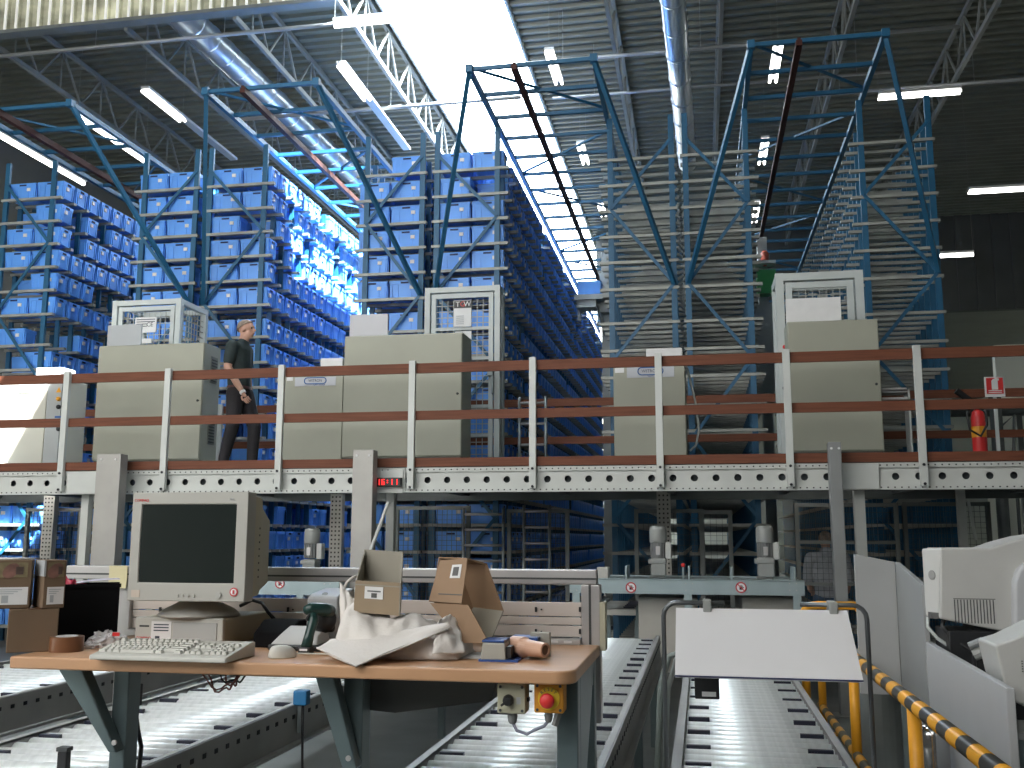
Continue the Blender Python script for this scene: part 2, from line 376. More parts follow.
for i, (xa, xb, side, nm) in enumerate(RACKS):
    t = thing('storage_rack', (xa, RY, 0), RLAB[i], 'storage rack')
    for k in range(NB + 1):
        for x in (xa, xb): mesh_obj('upright', up_me if k else upf_me, t, (x - xa, BP * k, 0))
    lo, hi = (-.07, xb - xa + .16) if side > 0 else (-.16, xb - xa + .07)
    am = MB().box(lo, hi, -.034, .034, -.04, 0)
    ao = am.build('tmp2', arm_m, local=True); ame = ao.data; bpy.data.objects.remove(ao)
    n = 0; rest = MB()
    for k in range(NB + 1):
        for z in LV:
            if n < 100: mesh_obj('shelf_arm', ame, t, (0, BP * k, z)); n += 1
            else: rest.box(xa + lo, xa + hi, RY + BP * k - .034, RY + BP * k + .034, z - .04, z)
    o = rest.build('shelf_arm', arm_m, t); o['kind'] = 'stuff'
    cin, cout = (xa, xb) if side > 0 else (xb, xa)     # inner upright is the one next to the twin rack
    nodes = [(cout, 7.2), (cin, 7.1), (cout, 6.12), (cin, 5.02), (cout, 3.97), (cin, 2.9), (cout, 1.85), (cin, .8)]
    for k in range(1, len(nodes) - 1):
        (x0, z0), (x1, z1) = nodes[k], nodes[k + 1]
        MB().bar((x0, RY - .03, z0), (x1, RY - .03, z1), .045, .02, (0, 1, 0)).build('brace', rackb, t)
    for x in (xa, xb): MB().box(x - .07, x + .07, RY - .06, RY + .06, 0, .015).build('foot_plate', galv, t)
# aisle top frames with crane rails
AIS = [(-9.44, -8.41, 'leftmost blue frame over the aisle, cut by the image edge'), (-6.39, -4.82, 'blue frame over the aisle left of the skylight'),
       (-2.76, -1.17, 'blue frame over the aisle below the bright skylight'), (.74, 2.29, 'blue frame over the rightmost aisle, in the dark')]
AIS[0] = (-10.3 - .0, -8.41, AIS[0][2])
CIN = [(-10.69, -7.43), (-7.2, -3.86), (-3.64, -.28), (-.09, 3.11)]
PY0 = 11.6; PZ = 7.5
rail_m = mat('crane_rail_brown', (0.05, 0.017, 0.013), 0.6, 0.0, 0.2, 4, spec=.2)
RAILX = [-9.47, -5.80, -2.16, 1.29]
for i, (xa, xb, lb) in enumerate(AIS):
    if i == 0: xa = -9.9
    t = thing('aisle_portal', (xa, PY0, PZ), lb, 'steel frame', 'blue frames spanning the aisles')
    for x in (xa, xb): MB().box(x - .03, x + .03, PY0, RE, PZ - .035, PZ + .035).build('side_beam', rackb, t)
    y = PY0 + .05; k = 0
    while y < RE:
        MB().box(xa + .03, xb - .03, y - .022, y + .022, PZ - .02, PZ + .03).build('cross_beam', rackb, t)
        if k % 3 == 0 and y + 1.5 < RE:
            a, b = (xa, xb) if (k // 3) % 2 == 0 else (xb, xa)
            MB().bar((a, y, PZ + .03), (b, y + 1.52, PZ + .03), .03, .03).build('diagonal', rackb, t)
        y += .76; k += 1
    for x, c in ((xa, CIN[i][0]), (xb, CIN[i][1])):
        if i == 0 and x == xa: continue
        MB().bar((x, PY0 + .04, PZ), (c, RY - .05, 5.02), .055, .055).build('leg_brace', rackb, t)
        MB().box(x - .045, x + .045, PY0 - .01, PY0 + .08, PZ - .05, PZ + .05).build('corner_plate', rackb, t)
    X = RAILX[i]; r = thing('crane_rail', (X, PY0, PZ - .1), ['brown overhead crane rail in the leftmost aisle', 'brown overhead crane rail left of the skylight', 'brown overhead crane rail crossing in front of the skylight', 'brown overhead crane rail in the rightmost dark aisle'][i], 'crane rail')
    MB().box(X - .036, X + .036, PY0 - .1, RE, PZ - .12, PZ - .05).build('flange', rail_m, r)
    MB().box(X - .02, X + .02, PY0 - .1, RE, PZ - .05, PZ - .02).build('web', rail_m, r)
# ---- totes
label_m = mat('tote_label', (0.70, 0.68, 0.64), 0.6, 0, 0.05, 30)
slot_m = mat('tote_slot_dark', (0.006, 0.02, 0.09), 0.6, 0, 0.1, 5)
TW, TD, TH = .465, .285, .265
def tote_mb(full=True):
    m = MB(); a, b = TW / 2, TD / 2
    m.hexa([(-a + .02, -b + .015, 0), (a - .02, -b + .015, 0), (a - .02, b - .015, 0), (-a + .02, b - .015, 0)],
           [(-a + .008, -b + .006, TH - .04), (a - .008, -b + .006, TH - .04), (a - .008, b - .006, TH - .04), (-a + .008, b - .006, TH - .04)])
    if full:   # open rim with walls, and stiffening ribs
        m.box(-a, a, -b, -b + .014, TH - .05, TH); m.box(-a, a, b - .014, b, TH - .05, TH)
        m.box(-a, -a + .014, -b, b, TH - .05, TH); m.box(a - .014, a, -b, b, TH - .05, TH)
        for x in (-.19, -.10, .10, .19): m.box(x - .006, x + .006, -b + .001, b - .001, .01, TH - .045)
        for y in (-.10, .10): m.box(-a + .001, a - .001, y - .006, y + .006, .01, TH - .045)
    else:
        m.box(-a, a, -b, b, TH - .05, TH); m.box(-a + .001, a - .001, -.106, -.094, .01, TH - .05); m.box(-a + .001, a - .001, .094, .106, .01, TH - .05)
    return m
o = tote_mb().build('tmp3', tote_m, local=True); tote_me = o.data; bpy.data.objects.remove(o)
def mini(mb, mm):
    o = mb.build('tmp4', mm, local=True); d = o.data; bpy.data.objects.remove(o); return d
lab_f = mini(MB().box(.075, .135, -TD / 2 - .004, -TD / 2 + .012, .135, .185), label_m)
slt_f = mini(MB().box(-.06, .06, -TD / 2 - .003, -TD / 2 + .01, TH - .045, TH - .02), slot_m)
lab_s = mini(MB().box(TW / 2 - .012, TW / 2 + .004, -.06, 0, .13, .185), label_m)
slt_s = mini(MB().box(TW / 2 - .01, TW / 2 + .003, -.045, .045, TH - .05, TH - .02), slot_m)
OCC = [(97, 344, 219, 470), (344, 334, 470, 470), (285, 365, 344, 470), (0, 372, 62, 470), (0, 466, 1024, 497), (128, 494, 272, 660), (0, 560, 128, 700), (0, 640, 1024, 768)]
ORD = ['topmost', 'second', 'third', 'fourth', 'fifth', 'sixth', 'seventh', 'eighth', 'ninth', 'tenth', 'eleventh', 'twelfth', 'thirteenth', 'fourteenth', 'fifteenth', 'sixteenth', 'seventeenth', 'eighteenth']
ORD2 = ['first'] + ORD[1:] + ['nineteenth', 'twentieth'] + ['%dth' % q for q in range(21, 60)]
cands = []
PROB = {0: .62, 1: .93, 2: .80, 3: .9, 4: .93}
for ri in range(5):
    xa, xb, side, nm = RACKS[ri]
    for li, z in enumerate(LV):
        for k in range(NB):
            for c in (0, 1):                     # 0 left, 1 right
                outer = (c == 1) if side > 0 else (c == 0)
                if not outer and k > 2: continue
                if side < 0 and k > 8: continue
                pr_ = PROB[ri] if k else max(PROB[ri], .86)
                if ri == 3 and li < 1 and c == 0: continue
                if random.random() > pr_: continue
                x = (xa + .02 + TW / 2 + c * .49) if side > 0 else (xb - .02 - TW / 2 - (1 - c) * .49)
                p = Vector((x, RY + BP * k + BP / 2, z))
                px, py = proj(p + Vector((0, 0, .13)))
                vis = 0 < px < 1024 and 0 < py < 768 and not any(a < px < d and b < py < e for a, b, d, e in OCC)
                if k > 0 and not (side > 0 and outer): vis = False
                cands.append((0 if vis else 1, k + (0 if ri != 0 else .5), ri, li, c, p))
cands.sort(key=lambda q: (q[0], q[1], q[2], q[3]))
rest = MB(); simple = tote_mb(False)
for n, (v, kk, ri, li, c, p) in enumerate(cands):
    if n < 300 and v == 0:
        k = int(kk); nm = RACKS[ri][3]
        o = bpy.data.objects.new('storage_tote', tote_me); COL.objects.link(o); o.location = p
        if k == 0:
            lb = 'blue tote, %s one of the end pair, %s shelf from top, %s' % ('right' if c else 'left', ORD[li], nm); g = 'blue totes on the rack ends'
            mesh_obj('label_card', lab_f, o, (0, 0, 0)); mesh_obj('handle_slot', slt_f, o, (0, 0, 0))
        else:
            lb = 'blue tote, %s along the aisle, %s shelf from top, %s' % (ORD2[k], ORD[li], nm); g = 'blue totes along the aisles'
        if RACKS[ri][2] > 0 and c == 1:
            mesh_obj('label_card', lab_s, o, (0, 0, 0)); mesh_obj('handle_slot', slt_s, o, (0, 0, 0))
        tag(o, lb.replace('topmost shelf from top', 'topmost shelf'), 'tote', g)
    else:
        rest.add([q + p for q in simple.v], simple.f)
tag(rest.build('storage_tote', tote_m, fix=False), 'the many blue totes deeper along the racks', 'totes', kind='stuff')
# ---- stacker crane in the third aisle, with a tote on its lift
crane_m = mat('crane_grey', (0.33, 0.36, 0.36), 0.5, 0.3, 0.1, 4)
c0 = at(606, 300, 19.5)
t = thing('stacker_crane', (c0.x, 19.5, 0), 'grey stacker crane mast with lift platform at the end of the open aisle', 'stacker crane')
MB().box(c0.x - .09, c0.x + .09, 19.5, 19.75, .1, 7.3).build('mast', crane_m, t)
MB().box(c0.x - .25, c0.x + .25, 18.6, 20.4, 0, .25).build('base_frame', crane_m, t)
pl = at(592, 297, 19.2)
MB().box(pl.x - .32, pl.x + .36, 18.95, 19.5, pl.z - .1, pl.z).box(pl.x - .28, pl.x + .1, 19.0, 19.4, pl.z - .25, pl.z - .1).box(pl.x - .3, pl.x - .24, 19.3, 19.4, pl.z - .45, pl.z).build('lift_platform', crane_m, t)
MB().box(c0.x - .1, c0.x + .1, 19.25, 19.5, pl.z - .3, pl.z + .5).build('carriage', crane_m, t)
MB().bar((pl.x + .1, 19.3, pl.z - .12), (c0.x, 19.4, pl.z - .75), .06, .06).build('strut', crane_m, t)
o = bpy.data.objects.new('storage_tote', tote_me); COL.objects.link(o); o.location = (pl.x - .03, 19.1, pl.z); tag(o, 'lone blue tote carried on the lift of the stacker crane', 'tote')
c1 = at(764, 300, 19.0)
t = thing('stacker_crane', (c1.x, 19, 0), 'dark stacker crane with green box and orange beacon in the rightmost aisle', 'stacker crane')
MB().box(c1.x - .09, c1.x + .09, 19.0, 19.25, .1, 7.3).build('mast', crane_m, t)
MB().box(c1.x - .25, c1.x + .25, 18.2, 20.0, 0, .25).build('base_frame', crane_m, t)
q0, q1 = at(757, 296, 18.9), at(775, 272, 18.9)
MB().box(q0.x, q1.x, 18.7, 19.0, q0.z, q1.z).build('drive_box', mat('drive_green', (.02, .18, .05), .5, 0, .1, 5), t)
q0, q1 = at(760, 262, 18.9), at(769, 252, 18.9)
MB().lathe([(.03, -.1), (.07, 0), (.08, .14), (.04, .2)], ((q0.x + q1.x) / 2, 18.85, q0.z), n=12).build('beacon', mat('beacon_red', (.5, .1, .06), .4, 0, .05, 3), t, smooth=True)
MB().box(c1.x - .22, c1.x + .22, 18.7, 19.0, at(764, 266, 18.9).z, at(764, 263, 18.9).z).box(c1.x - .2, c1.x + .2, 18.8, 19, at(764, 400, 18.9).z, at(764, 305, 18.9).z).build('carriage', crane_m, t)
# ================================================================== mezzanine
MY = 10.0; DZ = 2.36; MX0, MX1 = -11.5, 5.2; RYB = 12.9
BZ0, BZ1 = 2.055, 2.31
mz = thing('mezzanine_platform', (-3, MY, 0), 'steel mezzanine on columns with a round-holed white front beam and dark deck', 'mezzanine')
beam_m = mat('beam_white_grey', (0.56, 0.58, 0.555), 0.45, 0.0, 0.05, 3)
# web with real round holes
m = MB(); zc = (BZ0 + BZ1) / 2; hr = .035; cw = .21; zl, zh = BZ0 + .045, BZ1 - .045
nx = int((MX1 - MX0) / cw); holes = []
for i in range(nx):
    x = MX0 + cw * (i + .5)
    sq = []
    for j in range(16):
        a = 2 * pi * j / 16 + pi / 16; cxx, cz = cos(a), sin(a)
        s = min((cw / 2) / abs(cxx) if abs(cxx) > 1e-6 else 9, ((zh - zl) / 2) / abs(cz) if abs(cz) > 1e-6 else 9)
        sq.append((x + cxx * s, MY + .03, zc + cz * s))
    # snap the four corner-nearest points to the corners
    for q in range(4):
        j = 1 + q * 4; aa = [(1, 1), (-1, 1), (-1, -1), (1, -1)][q]
        # points j,j+... near 45 degrees
        best = min(range(16), key=lambda t: abs((sq[t][0] - (x + aa[0] * cw / 2))) + abs(sq[t][2] - (zc + aa[1] * (zh - zl) / 2)))
        sq[best] = (x + aa[0] * cw / 2, MY + .03, zc + aa[1] * (zh - zl) / 2)
    ci = [(x + hr * cos(2 * pi * j / 16 + pi / 16), MY + .03, zc + hr * sin(2 * pi * j / 16 + pi / 16)) for j in range(16)]
    cb_ = [(a, MY + .045, c) for a, b, c in ci]
    m.add(sq + ci + cb_, [(j, (j + 1) % 16, 16 + (j + 1) % 16, 16 + j) for j in range(16)] + [(16 + j, 16 + (j + 1) % 16, 32 + (j + 1) % 16, 32 + j) for j in range(16)])
m.box(MX0, MX1, MY, MY + .06, BZ0, zl).box(MX0, MX1, MY, MY + .06, zh, BZ1)
m.build('front_beam', beam_m, mz)
MB().box(MX0, MX1, MY + .12, MY + .16, BZ0, BZ1).build('inner_web', mat('beam_back_dark', (.10, .12, .13), .6, 0, .1, 3), mz)
m = MB(); x = MX0 + .05
while x < MX1:
    for z in (BZ0 + .022, BZ1 - .022): m.box(x - .007, x + .007, MY - .003, MY + .01, z - .006, z + .006)
    x += .062
m.build('perforation', dark, mz)['kind'] = 'stuff'
for a, b in ((67, 97), (392, 405.5), (841, 879)):
    p, q = at(a, 480, MY), at(b, 480, MY); MB().box(p.x, q.x, MY - .012, MY + .005, BZ0 + .005, BZ1 - .005).build('splice_plate', beam_m, mz, bevel=.004)
under = mat('deck_underside', (0.17, 0.19, 0.19), 0.6, 0.2, 0.15, 2)
MB().box(MX0, MX1, MY + .06, RYB + .1, BZ1, DZ).build('deck', under, mz)
m = MB()
MB().box(MX0, MX1, RYB, RYB + .08, BZ0 + .02, BZ1).build('rear_beam', under, mz)
for x in [-10, -8.6, -7.2, -5.8, -4.4, -3.05, -1.7, -.35, 1, 2.35, 3.7]:
    MB().bar((x, MY + .16, BZ1 - .09), (x, RYB, BZ1 - .09), .09, .17).build('joist', under, mz)
for px, yy, w in ((83, MY + .2, .09), (389.5, MY + .2, .085), (861, MY + .2, .10), (963.5, 12.5, .09)):
    p = at(px, 530, yy); MB().box(p.x - w / 2, p.x + w / 2, yy, yy + .09, 0, BZ1).box(p.x - .1, p.x + .1, yy - .05, yy + .14, 0, .015).build('column', beam_m, mz)
p = at(389, 505, 10.2); q = at(372, 560, 10.2)
MB().tube([at(388.5, 502, 9.69), at(355, 592, 9.5)], .018, 8).build('strut', beam_m, mz)
p = at(968, 500, 12.5); q = at(976, 540, 12.5); MB().bar(p, q, .03, .03).build('strut', beam_m, mz)
perf_m = mat('perforated_upright', (0.48, 0.47, 0.43), 0.5, 0.3, 0.1, 3)
for px in (47, 335.5, 664):
    p = at(px, 530, 12.45); w = .165; m = MB().box(p.x - w / 2, p.x + w / 2, 12.45, 12.55, 0, BZ1); m.m = 1; d_ = m; z = 1.0
    while z < BZ1:
        for x in (-.05, 0, .05): d_.box(p.x + x - .01, p.x + x + .01, 12.444, 12.46, z, z + .022)
        z += .055
    m.build('perforated_column', [perf_m, mat('slot_grey_dark', (.06, .06, .055), .6)], mz)
# railings
def railing(Y, posts, x0, x1, label, pm, front=True):
    r = thing('guard_railing', ((x0 + x1) / 2, Y, BZ0), label, 'railing')
    for (lo, hi), nm in (((3.305, 3.408), 'top_plank'), ((2.808, 2.903), 'middle_plank'), ((2.318, 2.408), 'toe_plank')):
        if not front and lo < DZ: lo, hi = DZ + .01, DZ + .10
        MB().box(x0, x1, Y + .0, Y + .035, lo, hi).build(nm, railwood, r)
    for x in posts:
        p = MB().box(x - .035, x + .035, Y - .05, Y, BZ0 + .03 if front else DZ, 3.43).build('post', pm, r, bevel=.004)
        if front:
            for z in (BZ0 + .05, BZ1 - .025): MB().lathe([(.014, 0), (.014, .012)], (x, Y - .05, z), (0, -1, 0), 8).build('bolt', dark, p)
    return r
PX = [67, 168, 281.5, 412.5, 533, 659, 787.5, 919]
posts = [at(p, 400, MY - .03).x for p in PX]; posts = [posts[0] - 2.5, posts[0] - 1.25] + posts + [posts[-1] + 1.25]
railing(MY - .02, posts, MX0, MX1, 'front guard railing of three red-brown planks on grey posts along the platform edge', beam_m)
railing(RYB, [-10, -8.3, -6.6, -4.9, -3.3, -.3, 1.2, 4.0, 4.9], MX0, MX1, 'rear guard railing of red-brown planks behind the cabinets', beam_m, False)
# galvanised posts in front of the beam
for px0, px1, py, nm in ((97, 121, 450, 'left'), (353, 373.5, 446, 'mid'), (828.5, 841, 438, 'right')):
    yy = 9.72; p, q = at(px0, py + 4, yy), at(px1, py + 4, yy); w = q.x - p.x
    lb = {'left': 'tall flat galvanised post standing behind the monitor', 'mid': 'tall flat galvanised post with bolt holes left of the red clock', 'right': 'narrow galvanised post in front of the standing man below'}[nm]
    t = thing('steel_post', ((p.x + q.x) / 2, yy, 0), lb, 'post')
    gp = mat('post_galv_light', (.36, .35, .33), .5, .35, .12, 2) if nm != 'right' else mat('post_galv_dark', (.26, .27, .27), .5, .35, .12, 2)
    MB().box(p.x, q.x, yy, yy + .14, 0, p.z).build('body', gp, t, bevel=.006)
    for dx in (.2, .8): MB().lathe([(.012, 0), (.012, .008)], (p.x + w * dx, yy, p.z - .06), (0, -1, 0), 8).build('bolt', paper, t)
    MB().box(p.x - .06, q.x + .06, yy - .05, yy + .19, 0, .014).build('foot', gp, t)
# red digital clock
p, q = at(373, 493, MY - .07), at(402, 470, MY - .07)
t = thing('digital_clock', ((p.x + q.x) / 2, MY - .05, p.z), 'digital clock showing red 16:11 on a white plate on the front beam', 'clock')
MB().box(p.x, q.x, MY - .03, MY - .012, p.z, q.z).build('mounting_plate', beam_m, t, bevel=.003)
a, b = at(375, 486.5, MY - .1), at(400.5, 477.5, MY - .1)
h = MB().box(a.x, b.x, MY - .1, MY - .03, a.z, b.z).build('case', black, t, bevel=.004)
seg_m = emis('clock_red', (1, .03, .03), 2.2)
SEG = {'1': 'bc', '6': 'acdefg'}
cwid = (b.x - a.x - .03) / 4.6; x = a.x + .018; H_ = (b.z - a.z) * .66; z0 = a.z + (b.z - a.z) * .17
for ch in '16:11':
    m = MB(); wdt = cwid * .62; th = .009; y0, y1 = MY - .104, MY - .099
    if ch == ':':
        for zz in (.3, .65): m.box(x + .004, x + .016, y0, y1, z0 + H_ * zz, z0 + H_ * zz + .012)
        m.build('colon', seg_m, t); x += cwid * .6; continue
    S = {'a': (0, wdt, H_ - th, H_), 'g': (0, wdt, H_ / 2 - th / 2, H_ / 2 + th / 2), 'd': (0, wdt, 0, th), 'f': (0, th, H_ / 2, H_), 'e': (0, th, 0, H_ / 2), 'b': (wdt - th, wdt, H_ / 2, H_), 'c': (wdt - th, wdt, 0, H_ / 2)}
    for s_ in SEG[ch]: q_ = S[s_]; m.box(x + q_[0], x + q_[1], y0, y1, z0 + q_[2], z0 + q_[3])
    m.build('digit', seg_m, t); x += cwid
# ---- control cabinets
blue_logo = mat('logo_blue', (.02, .10, .32), .5)
dkt = mat('lettering_dark', (.04, .05, .07), .5)
def cabinet(px0, px1, py, Y, D, label, plinth=True, vents=False, inner=None):
    p, q = at(px0, py, Y), at(px1, py, Y); x0, x1, z1 = p.x, q.x, (p.z + q.z) / 2
    t = thing('control_cabinet', ((x0 + x1) / 2, Y + D / 2, DZ), label, 'cabinet')
    z0 = DZ + (.12 if plinth else .0)
    MB().box(x0, x1, Y + .02, Y + D, z0, z1).build('body', cabm, t, bevel=.008)
    if plinth: MB().box(x0 + .015, x1 - .015, Y + .03, Y + D - .02, DZ, z0).build('plinth', plinth_m, t)
    d = MB().box(x0 + .006, x1 - .006, Y, Y + .02, z0 + .012, z1 - .012).build('door', cabm, t, bevel=.006)
    MB().lathe([(.014, 0), (.014, .012), (.006, .016)], (x1 - .05, Y, (z0 + z1) / 2), (0, -1, 0), 10).build('lock', plinth_m, d)
    if vents:
        for zc_ in (z0 + .36, z1 - .3):
            fr = MB().box(x1 - .002, x1 + .008, Y + D * .42, Y + D * .8, zc_ - .16, zc_ + .16).build('vent', mat('vent_grey', (.20, .21, .18), .6, 0, .1, 5), t)
            m = MB()
            for k in range(8): m.box(x1 + .006, x1 + .012, Y + D * .45, Y + D * .77, zc_ - .14 + k * .036, zc_ - .125 + k * .036)
            m.build('louvre', mat('vent_dark', (.07, .075, .065), .6, 0, .1, 5), fr)
    return t, x0, x1, z0, z1
def board(px0, px1, py, Y, zb, label, m_=None, name='cover_panel', th=.03):
    p, q = at(px0, py, Y), at(px1, py, Y)
    return tag(MB().box(p.x, q.x, Y, Y + th, zb, p.z).build(name, m_ or paper, bevel=.003), label, 'panel')
C2 = cabinet(99, 204.5, 344, 10.72, .42, 'tall beige-grey cabinet left of the walking person with vents on its side', vents=True)
grey_panel = mat('grey_panel', (.40, .42, .44), .5, 0, .04, 3)
board(108, 141.5, 325.5, 10.9, C2[4], 'small light grey panel standing on top of the left tall cabinet', grey_panel)
C3 = cabinet(285, 344, 366, 10.74, .5, 'lower beige cabinet with a logo plate, right of the walking person', plinth=False)
C4 = cabinet(344.5, 462.5, 334, 10.70, .46, 'tall wide beige-grey cabinet left of the mesh cage with sign')
board(350, 388, 315, 10.85, C4[4], 'small lilac grey panel standing on the tall middle cabinet', mat('lilac_panel', (.50, .50, .53), .5, 0, .03, 3))
C5 = cabinet(613, 685, 364.5, 10.74, .5, 'beige cabinet with logo plate standing alone before the empty racks', plinth=False)
C6 = cabinet(787, 878, 320, 10.70, .4, 'tallest beige-grey cabinet, in front of the right mesh cage')
board(785.5, 840.5, 299, 10.82, C6[4], 'white panel standing on the tallest cabinet at right')
def logo_plate(t, x0, x1, z0, z1, Y):
    pl_ = MB().box(x0, x1, Y - .006, Y + .002, z0, z1).build('logo_plate', mat('logo_plate_lilac', (.46, .48, .52), .45, 0, .03, 4), t)
    cx_, cz = (x0 + x1) / 2, (z0 + z1) / 2 + (z1 - z0) * .08; w, h = (x1 - x0) * .36, (z1 - z0) * .34
    hw = w / 1.35
    pts = [(cx_ + (hw / 1 - h) * sx + h * cos(a) * 1, Y - .008, cz + h * sin(a)) for sx, rng in ((1, range(-4, 5)), (-1, range(4, 13))) for a in [k * pi / 8 for k in rng]]
    MB().tube(pts, .006, 6, closed=True).build('logo_outline', blue_logo, pl_)
    text('logo_lettering', 'WITRON', h * 1.25, dkt, pl_, Vector((cx_, Y - .009, cz)) - wl(pl_), FRONT, sx=.92)
    text('logo_small_line', 'logistik + informatik', h * .5, blue_logo, pl_, Vector((cx_ + .05, Y - .008, z0 + (z1 - z0) * .12)) - wl(pl_), FRONT)
p, q = at(295, 386.5, 10.74), at(336, 376.5, 10.74); logo_plate(C3[0], p.x, q.x, p.z, q.z, 10.74)
p, q = at(627, 378, 10.74), at(674, 366, 10.74); logo_plate(C5[0], p.x, q.x, p.z, q.z, 10.74)
for c_, (a, b) in ((C3, ((287, 381), (293, 377))), (C5, ((615, 373), (624, 368)))):
    p, q = at(*a, 10.74), at(*b, 10.74); MB().box(p.x, q.x, 10.732, 10.742, p.z, q.z).build('type_label', paper, c_[0])
# papers / boxes lying on the cabinets
p, q = at(322, 366, 10.9), at(345, 358.5, 10.9); tag(MB().box(p.x, q.x - .01, 10.85, 11.1, C3[4], q.z).build('document_box', paper, bevel=.004), 'flat white box lying on the lower cabinet beside the walking person', 'box')
p, q = at(646.5, 358, 10.9), at(682, 348.5, 10.9); tag(MB().box(p.x, q.x, 10.85, 11.1, C5[4], q.z).build('document_box', paper, bevel=.004), 'flat white box lying on the lone cabinet before the empty racks', 'box')
# cable from the lone cabinet
pts = [at(684, 366, 10.9), at(690, 400, 10.95), at(694, 440, 10.98), at(690, 452, 11)]
pts = [Vector((C5[2] + .02, 10.95, at(690, 368, 10.95).z)), at(695, 400, 10.97), at(699, 430, 10.98), at(696, 445, 10.98), at(690, 451, 10.98)]
pts[-1].z = max(pts[-1].z, DZ + .02)
MB().tube(pts, .012, 6).build('cable', wpaint, C5[0], smooth=True)
# overexposed cabinet at far left
cw_m = mat('cabinet_cream', (.62, .61, .53), .5, 0, .03, 2)
Y = 10.8; p, q, r = at(-30, 381, Y), at(47.5, 381, Y), at(63, 381, Y)
t = thing('control_cabinet', ((p.x + r.x) / 2, Y + .25, DZ), 'cream cabinet at the far left with a button strip on its right', 'cabinet')
MB().box(p.x, r.x, Y + .02, Y + .5, DZ, p.z).build('body', cw_m, t, bevel=.008)
MB().box(p.x + .01, q.x, Y, Y + .02, DZ + .02, p.z - .02).build('door', cw_m, t, bevel=.006)
bp_ = MB().box(q.x + .012, r.x - .008, Y, Y + .02, DZ + .02, p.z - .02).build('button_strip', mat('strip_grey', (.40, .42, .42), .5, 0, .03, 3), t)
for py, mm, nm in ((399, yel, 'push_button'), (407, black, 'switch_knob'), (429, black, 'switch_knob')):
    c_ = at(59, py, Y); MB().lathe([(.028, 0), (.028, .02), (.018, .035)], (c_.x, Y, c_.z), (0, -1, 0), 12).build(nm, mm, bp_, smooth=True)
c_ = at(59, 390, Y); MB().prism([(-.035, -.03), (.035, -.03), (0, .035)], lambda a, b, k: Vector((c_.x + a, Y - k, c_.z + b)), 0, .006).build('warning_sign', yel, bp_)
c_ = at(58, 417, Y); MB().box(c_.x - .04, c_.x + .04, Y - .006, Y, c_.z - .012, c_.z + .012).build('name_plate', blue_logo, bp_)
a, b = at(18, 393, Y), at(46, 383, Y); MB().box(a.x, b.x, Y - .006, Y, a.z, b.z).build('plate', wpaint, t)
a, b = at(36.5, 381, Y + .1), at(64, 367.5, Y + .1); tag(MB().box(a.x, b.x - .01, Y + .08, Y + .35, p.z, b.z).build('document_box', paper, bevel=.004), 'flat white box on the cream cabinet at far left', 'box')
# ---- mesh cages
def wiregrid(m, p0, ux, uz, w, h, sp, r):
    n = max(1, int(round(w / sp)))
    for i in range(1, n): a = p0 + ux * (w * i / n); m.bar(a, a + uz * h, r, r)
    k = max(1, int(round(h / sp)))
    for i in range(1, k): a = p0 + uz * (h * i / k); m.bar(a, a + ux * w, r, r)
def cage(px0, px1, py, Y, D, z0, label, sidebar=1, sp=.075, fm=wpaint, wm=mesh_m, fw=.07, mids=(), wr=.009):
    p, q = at(px0, py, Y), at(px1, py, Y); x0, x1, z1 = p.x, q.x, p.z
    t = thing('safety_cage', ((x0 + x1) / 2, Y, z0), label, 'mesh cage')
    fr = MB()
    for x in (x0, x1 - fw): fr.box(x, x + fw, Y, Y + fw, z0, z1); fr.box(x, x + fw, Y + D - fw, Y + D, z0, z1)
    for yy in (Y, Y + D - fw):
        fr.box(x0 + fw, x1 - fw, yy + .003, yy + fw - .003, z1 - fw, z1 - .003)
    for x in (x0, x1 - fw): fr.box(x + .003, x + fw - .003, Y + fw, Y + D - fw, z1 - fw, z1 - .003); fr.box(x + .003, x + fw - .003, Y + fw, Y + D - fw, z0, z0 + fw * .7)
    fr.box(x0 + fw, x1 - fw, Y + .003, Y + fw - .003, z0, z0 + fw * .7)
    fr.build('frame', fm, t)
    # a door leaf in the front frame
    lf = MB(); a, b = x0 + fw + .02, x1 - fw - .02; f2 = fw * .8; y0, y1 = Y + .01, Y + .05
    lf.box(a, a + f2, y0, y1, z0 + .06, z1 - fw - .02).box(b - f2, b, y0, y1, z0 + .06, z1 - fw - .02).box(a + f2, b - f2, y0 + .002, y1 - .002, z1 - fw - .02 - f2, z1 - fw - .022).box(a + f2, b - f2, y0 + .002, y1 - .002, z0 + .062, z0 + .06 + f2)
    for zz in mids: lf.box(a + f2, b - f2, y0 + .002, y1 - .002, zz, zz + .04)
    dr = lf.build('door', fm, t)
    m = MB(); wiregrid(m, Vector((a + f2, Y + .03, z0 + .1)), Vector((1, 0, 0)), Vector((0, 0, 1)), b - a - 2 * f2, z1 - fw - z0 - .2, sp, wr); m.build('wire_mesh', wm, dr)
    for x in (x0 + fw / 2, x1 - fw / 2):
        m = MB(); wiregrid(m, Vector((x, Y + fw, z0 + .1)), Vector((0, 1, 0)), Vector((0, 0, 1)), D - 2 * fw, z1 - z0 - .2, sp, wr); m.build('side_mesh', wm, t)
    return t, x0, x1, z1, dr
K1 = cage(113, 181, 301, 11.7, .75, DZ, 'grey mesh cage with white warning sign behind the left tall cabinet')
a, b = at(135, 333, 11.69), at(157, 317, 11.69)
s = MB().box(a.x, b.x, 11.68, 11.7, a.z, b.z).build('warning_sign', paper, K1[0]); text('sign_mark', 'CE', .08, dkt, s, Vector((b.x - .09, 11.677, (a.z + b.z) / 2)) - wl(s), FRONT)
m = MB()
for k in range(4): m.box(a.x + .02, b.x - .02 - (.11 if k > 1 else 0), 11.676, 11.681, b.z - .035 - k * .03, b.z - .025 - k * .03)
m.build('sign_text_line', dkt, s)
